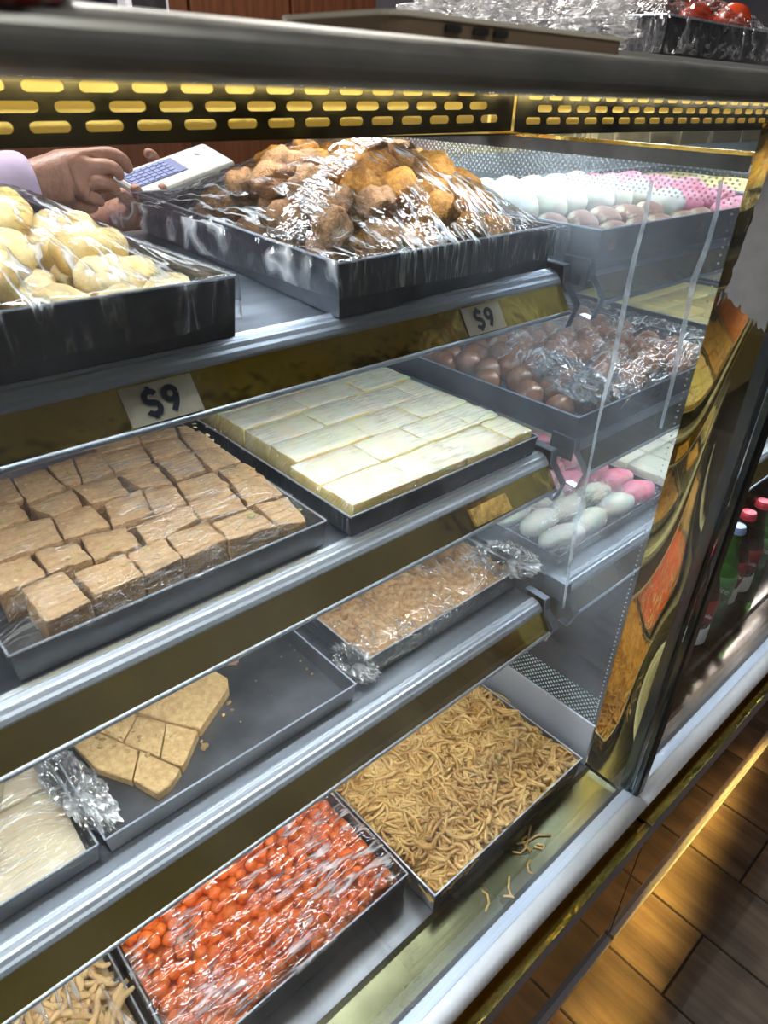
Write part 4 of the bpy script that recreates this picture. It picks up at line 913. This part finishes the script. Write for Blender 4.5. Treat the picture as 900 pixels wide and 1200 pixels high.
# devices on a back counter
bc = thing('back_counter', 'dark counter along the back wall below the brown cabinet', 'counter', (.6, 2.2, FZ))
obj('worktop', MB().box(.2, .99, 1.9, 2.59, .06, .09), DARK, bc); obj('body', MB().box(.22, .98, 1.95, 2.58, FZ, .06), WOODW, bc)
mo = thing('monitor', 'dark screen of a till, left on the back counter', 'monitor', (.60, 1.95, .09))
def at(u, v, y): return W(u, v, 'y', y)
a, b = at(83, 12, 1.95), at(145, 12, 1.95)
obj('screen', MB().box(a.x, b.x, 1.95, 1.97, a.z - .0, a.z + .22), pbr('monitor_black', (.012, .014, .022), .2), mo, bev=.003)
obj('stand', MB().box((a.x + b.x) / 2 - .03, (a.x + b.x) / 2 + .03, 1.96, 2.0, .09, a.z + .02), DARK, mo); obj('foot', MB().box(a.x + .03, b.x - .03, 1.93, 2.05, .09, .096), DARK, mo)
cu = bpy.data.curves.new('lettering', 'FONT'); 
obj('screen_bar', MB().box(a.x + .012, a.x + .05, 1.948, 1.9495, a.z + .008, a.z + .014), pbr('bar_blue', (.05, .12, .35), .4), mo)  # small blue bar on the front of the screen
a, b = at(150, 14, 1.9), at(200, 14, 1.9)
sc = thing('till_printer', 'white till printer with a dark window on the back counter', 'printer', ((a.x + b.x) / 2, 1.95, .09))
obj('body', MB().box(a.x, b.x, 1.9, 2.0, a.z, a.z + .16), WHITEM, sc, bev=.008); obj('window', MB().box(a.x + .012, b.x - .012, 1.896, 1.899, a.z + .01, a.z + .12), DARK, sc, bev=.001)
obj('foot', MB().box(b.x - .035, b.x - .004, 1.905, 1.95, .09, a.z), WHITEM, sc); obj('foot', MB().box(a.x + .004, a.x + .03, 1.905, 1.95, .09, a.z), DARK, sc)

# ------------------------------------------------------------------ the person behind the case
def skin(name, chains, m, parent=None, origin=None, sub=2, root=0):
    """chains: lists of (point, radius); equal points join"""
    vs, es, rs = [], [], []
    def idx(p):
        for i, q in enumerate(vs):
            if (q - Vector(p)).length < 1e-5: return i
        vs.append(Vector(p)); rs.append(.01); return len(vs) - 1
    for ch in chains:
        prev = None
        for p, r in ch:
            i = idx(p); rs[i] = r
            if prev is not None: es.append((prev, i))
            prev = i
    off = wloc(parent) if parent else Vector(origin or (0, 0, 0))
    me = bpy.data.meshes.new(name); me.from_pydata([tuple(v - off) for v in vs], es, []); me.materials.append(m)
    o = bpy.data.objects.new(name, me); COL.objects.link(o)
    if parent: o.parent = parent
    s = o.modifiers.new('skin', 'SKIN'); s.use_smooth_shade = True
    for i, sv in enumerate(me.skin_vertices[0].data):
        r = rs[i]; sv.radius = r if isinstance(r, tuple) else (r, r); sv.use_root = (i == root)
    ss = o.modifiers.new('sub', 'SUBSURF'); ss.levels = sub; ss.render_levels = sub
    return o
SKIN = pbr('skin', (.33, .165, .115), .45, c2=(.42, .225, .165), nscale=60, b=.5, bscale=180, bdist=.002, sss=.25)
LILAC = pbr('lilac_shirt', (.52, .42, .62), .8, c2=(.58, .48, .68), nscale=12, b=.3, bscale=40, bdist=.004)
HAIR = pbr('grey_hair', (.16, .15, .14), .7)
pr = thing('person', 'person in a lilac shirt behind the case, both hands on a white card reader', 'person', (.02, 1.28, FZ))
HY = 1.0
def H(u, v, dy=0): return tuple(W(u, v, 'y', HY + dy))
wr = H(36, 214)
hand = [[(H(14, 218, .01), .026), (wr, .024), (H(60, 210), (.030)), (H(86, 200), .032)],
        [(H(86, 200), .032), (H(112, 184, -.004), .0125), (H(130, 178, -.012), .0098), (H(146, 187, -.018), .0085), (H(152, 203, -.014), .0066)],
        [(H(86, 200), .032), (H(108, 198, -.012), .0125), (H(126, 193, -.024), .010), (H(139, 199, -.026), .0088), (H(142, 212, -.020), .0068)],
        [(H(86, 200), .032), (H(102, 214, -.014), .0125), (H(118, 212, -.026), .010), (H(133, 216, -.028), .0088), (H(137, 228, -.020), .0068)],
        [(H(86, 200), .032), (H(92, 226, -.008), .0115), (H(105, 232, -.018), .009), (H(116, 233, -.02), .0078), (H(120, 241, -.014), .0062)],
        [(H(60, 210), .030), (H(82, 232, .012), .0125), (H(98, 244, .006), .0105), (H(108, 243, 0), .009), (H(114, 238, .0), .007)]]
body = [[((.02, 1.28, -.32), (.16, .11)), ((.02, 1.28, -.05), (.17, .11)), ((.02, 1.28, .12), (.17, .10)), ((.02, 1.28, .20), (.07, .06)), ((.03, 1.275, .27), .052), ((.04, 1.27, .34), (.075, .085)), ((.045, 1.268, .42), (.07, .085)), ((.04, 1.27, .48), .045)]]
skin('head', [body[0][4:]], SKIN, pr)
shirt = [[((.02, 1.28, -.34), (.16, .12)), ((.02, 1.28, -.1), (.17, .12)), ((.02, 1.28, .10), (.16, .11)), ((.02, 1.28, .20), (.075, .07)), ((.025, 1.28, .235), (.055, .055))],
         [((.02, 1.28, .10), (.16, .11)), ((.05, 1.10, .14), .065), ((.06, 1.02, -.02), .052), ((.08, .98, -.17), .047), (H(-30, 225, .0), .043), (H(12, 216, .01), .040), (H(48, 208, 0), .038)],
         [((.02, 1.28, .10), (.16, .11)), ((.06, 1.44, .13), .062), ((.14, 1.44, -.05), .05), ((.20, 1.40, -.19), .045), ((.33, 1.26, -.20), .034)]]
skin('shirt', shirt, LILAC, pr)
skin('right_hand', hand, SKIN, pr, root=1)
h2 = [[((.31, 1.27, -.20), .024), ((.37, 1.20, -.195), .022), (H(128, 262, .10), .027), (H(142, 258, .06), .027)],
      [(H(142, 258, .06), .027), (H(158, 246, .035), .011), (H(152, 236, .02), .0095), (H(143, 228, .012), .0085), (H(140, 222, .008), .0068)],
      [(H(142, 258, .06), .027), (H(166, 240, .045), .011), (H(163, 230, .02), .0095), (H(159, 222, .004), .008), (H(157, 218, .0), .0065)],
      [(H(142, 258, .06), .027), (H(180, 240, .05), .011), (H(186, 230, .03), .0095), (H(190, 222, .012), .008), (H(191, 217, .006), .0065)],
      [(H(142, 258, .06), .027), (H(182, 222, .10), .012), (H(184, 195, .11), .011), (H(178, 182, .09), .009), (H(172, 179, .075), .0075)]]
skin('left_hand', h2, SKIN, pr, root=1)
for s in (-1, 1):
    obj('ear', MB().lathe([(.003, -.012), (.010, -.004), (.011, .008), (.004, .016)], (.035, 1.268 + s * .088, .39), 8), SKIN, pr, smooth=True)
    e = obj('eye', MB().lathe([(.002, -.008), (.008, -.004), (.009, 0), (.008, .004), (.002, .008)], (.122, 1.268 + s * .028, .40), 10), WHITEM, pr, smooth=True)
    obj('pupil', MB().lathe([(.001, -.003), (.004, 0), (.001, .003)], (.1305, 1.268 + s * .028, .40), 8), BLACK, e)
obj('nose', MB().lathe([(.003, 0), (.010, .003), (.008, .015), (.003, .035)], (.131, 1.268, .365), 8), SKIN, pr, smooth=True)
obj('mouth', MB().box(.118, .127, 1.248, 1.288, .338, .344), pbr('lips', (.35, .12, .1), .5), pr, bev=.002)
hm = lump_mesh('hair', HAIR, 1, 3, .05, 2, .03, (.095, .098, .075), 5); ho = bpy.data.objects.new('hair', hm); COL.objects.link(ho); ho.parent = pr; ho.location = Vector((.025, 1.268, .455)) - pr.location
obj('trousers', MB().tube([(.02, 1.20, -.30), (.02, 1.20, -.75), (.03, 1.20, FZ + .04)], [.10, .075, .055], 12).tube([(.02, 1.37, -.30), (.02, 1.37, -.75), (.03, 1.37, FZ + .04)], [.10, .075, .055], 12), DARK, pr, smooth=True)

# white card reader held over the tray
A, B, C_, D = W(151, 222, 'y', 1.03), W(245, 166, 'y', 1.09), W(264, 205, 'y', 1.04), W(176, 240, 'y', .995)
ux = (W(258, 172, 'y', 1.06) - W(150, 212, 'y', 1.03)); Lx = ux.length; ux.normalize()
fw = -Vector((RM[:, 2]).tolist()); nz_ = (fw + Vector((0, 0, .9))).normalized(); nz_ = (nz_ - ux * nz_.dot(ux)).normalized(); uy = nz_.cross(ux)
cen = W(206, 196, 'y', 1.045)
rd = bpy.data.objects.new('card_reader', None); COL.objects.link(rd); tag(rd, 'white card reader with a blue keypad held in two hands', 'card reader')
Mr = Matrix((ux, uy, nz_)).transposed().to_4x4(); Mr.translation = cen; rd.matrix_world = Mr
def local(name, mb, m, bev=0, parent=None):
    me = bpy.data.meshes.new(name); me.from_pydata(mb.v, [], mb.f); me.materials.append(m); o = bpy.data.objects.new(name, me); COL.objects.link(o); o.parent = parent or rd
    bm = bmesh.new(); bm.from_mesh(me); bmesh.ops.recalc_face_normals(bm, faces=bm.faces); bm.to_mesh(me); bm.free()
    if bev: b = o.modifiers.new('bevel', 'BEVEL'); b.width = bev; b.segments = 3
    return o
RW = pbr('reader_white', (.50, .50, .49), .4)
local('body', MB().box(-Lx / 2, Lx / 2, -.036, .036, -.036, 0), RW, .007)
kb = local('keypad', MB().box(-Lx / 2 + .006, Lx * .06, -.014, .024, .0002, .0012), pbr('keypad_blue', (.14, .17, .36), .4))
KEY = pbr('key_blue', (.20, .24, .46), .4)
kk = MB().box(-.0042, .0042, -.0028, .0028, 0, .001)
for i in range(7):
    for j in range(5):
        o = local('key', kk, KEY, parent=kb); o.location = (-Lx / 2 + .013 + i * .0108, -.0095 + j * .0075, .0012)
local('slot', MB().box(.012, .028, -.0366, -.0358, -.016, -.008), BLACK); local('slot_frame', MB().box(.010, .030, -.0363, -.0355, -.018, -.006), WHITEM)
local('cap_screw', MB().lathe([(.001, 0), (.004, 0), (.004, .0008), (.001, .001)], (Lx * .3, .012, .0), 12), FASCIA)

# ------------------------------------------------------------------ raise everything from eye level to the floor at zero
for o in [o for o in SC.objects if o.parent is None]:
    o.location.z += ZUP
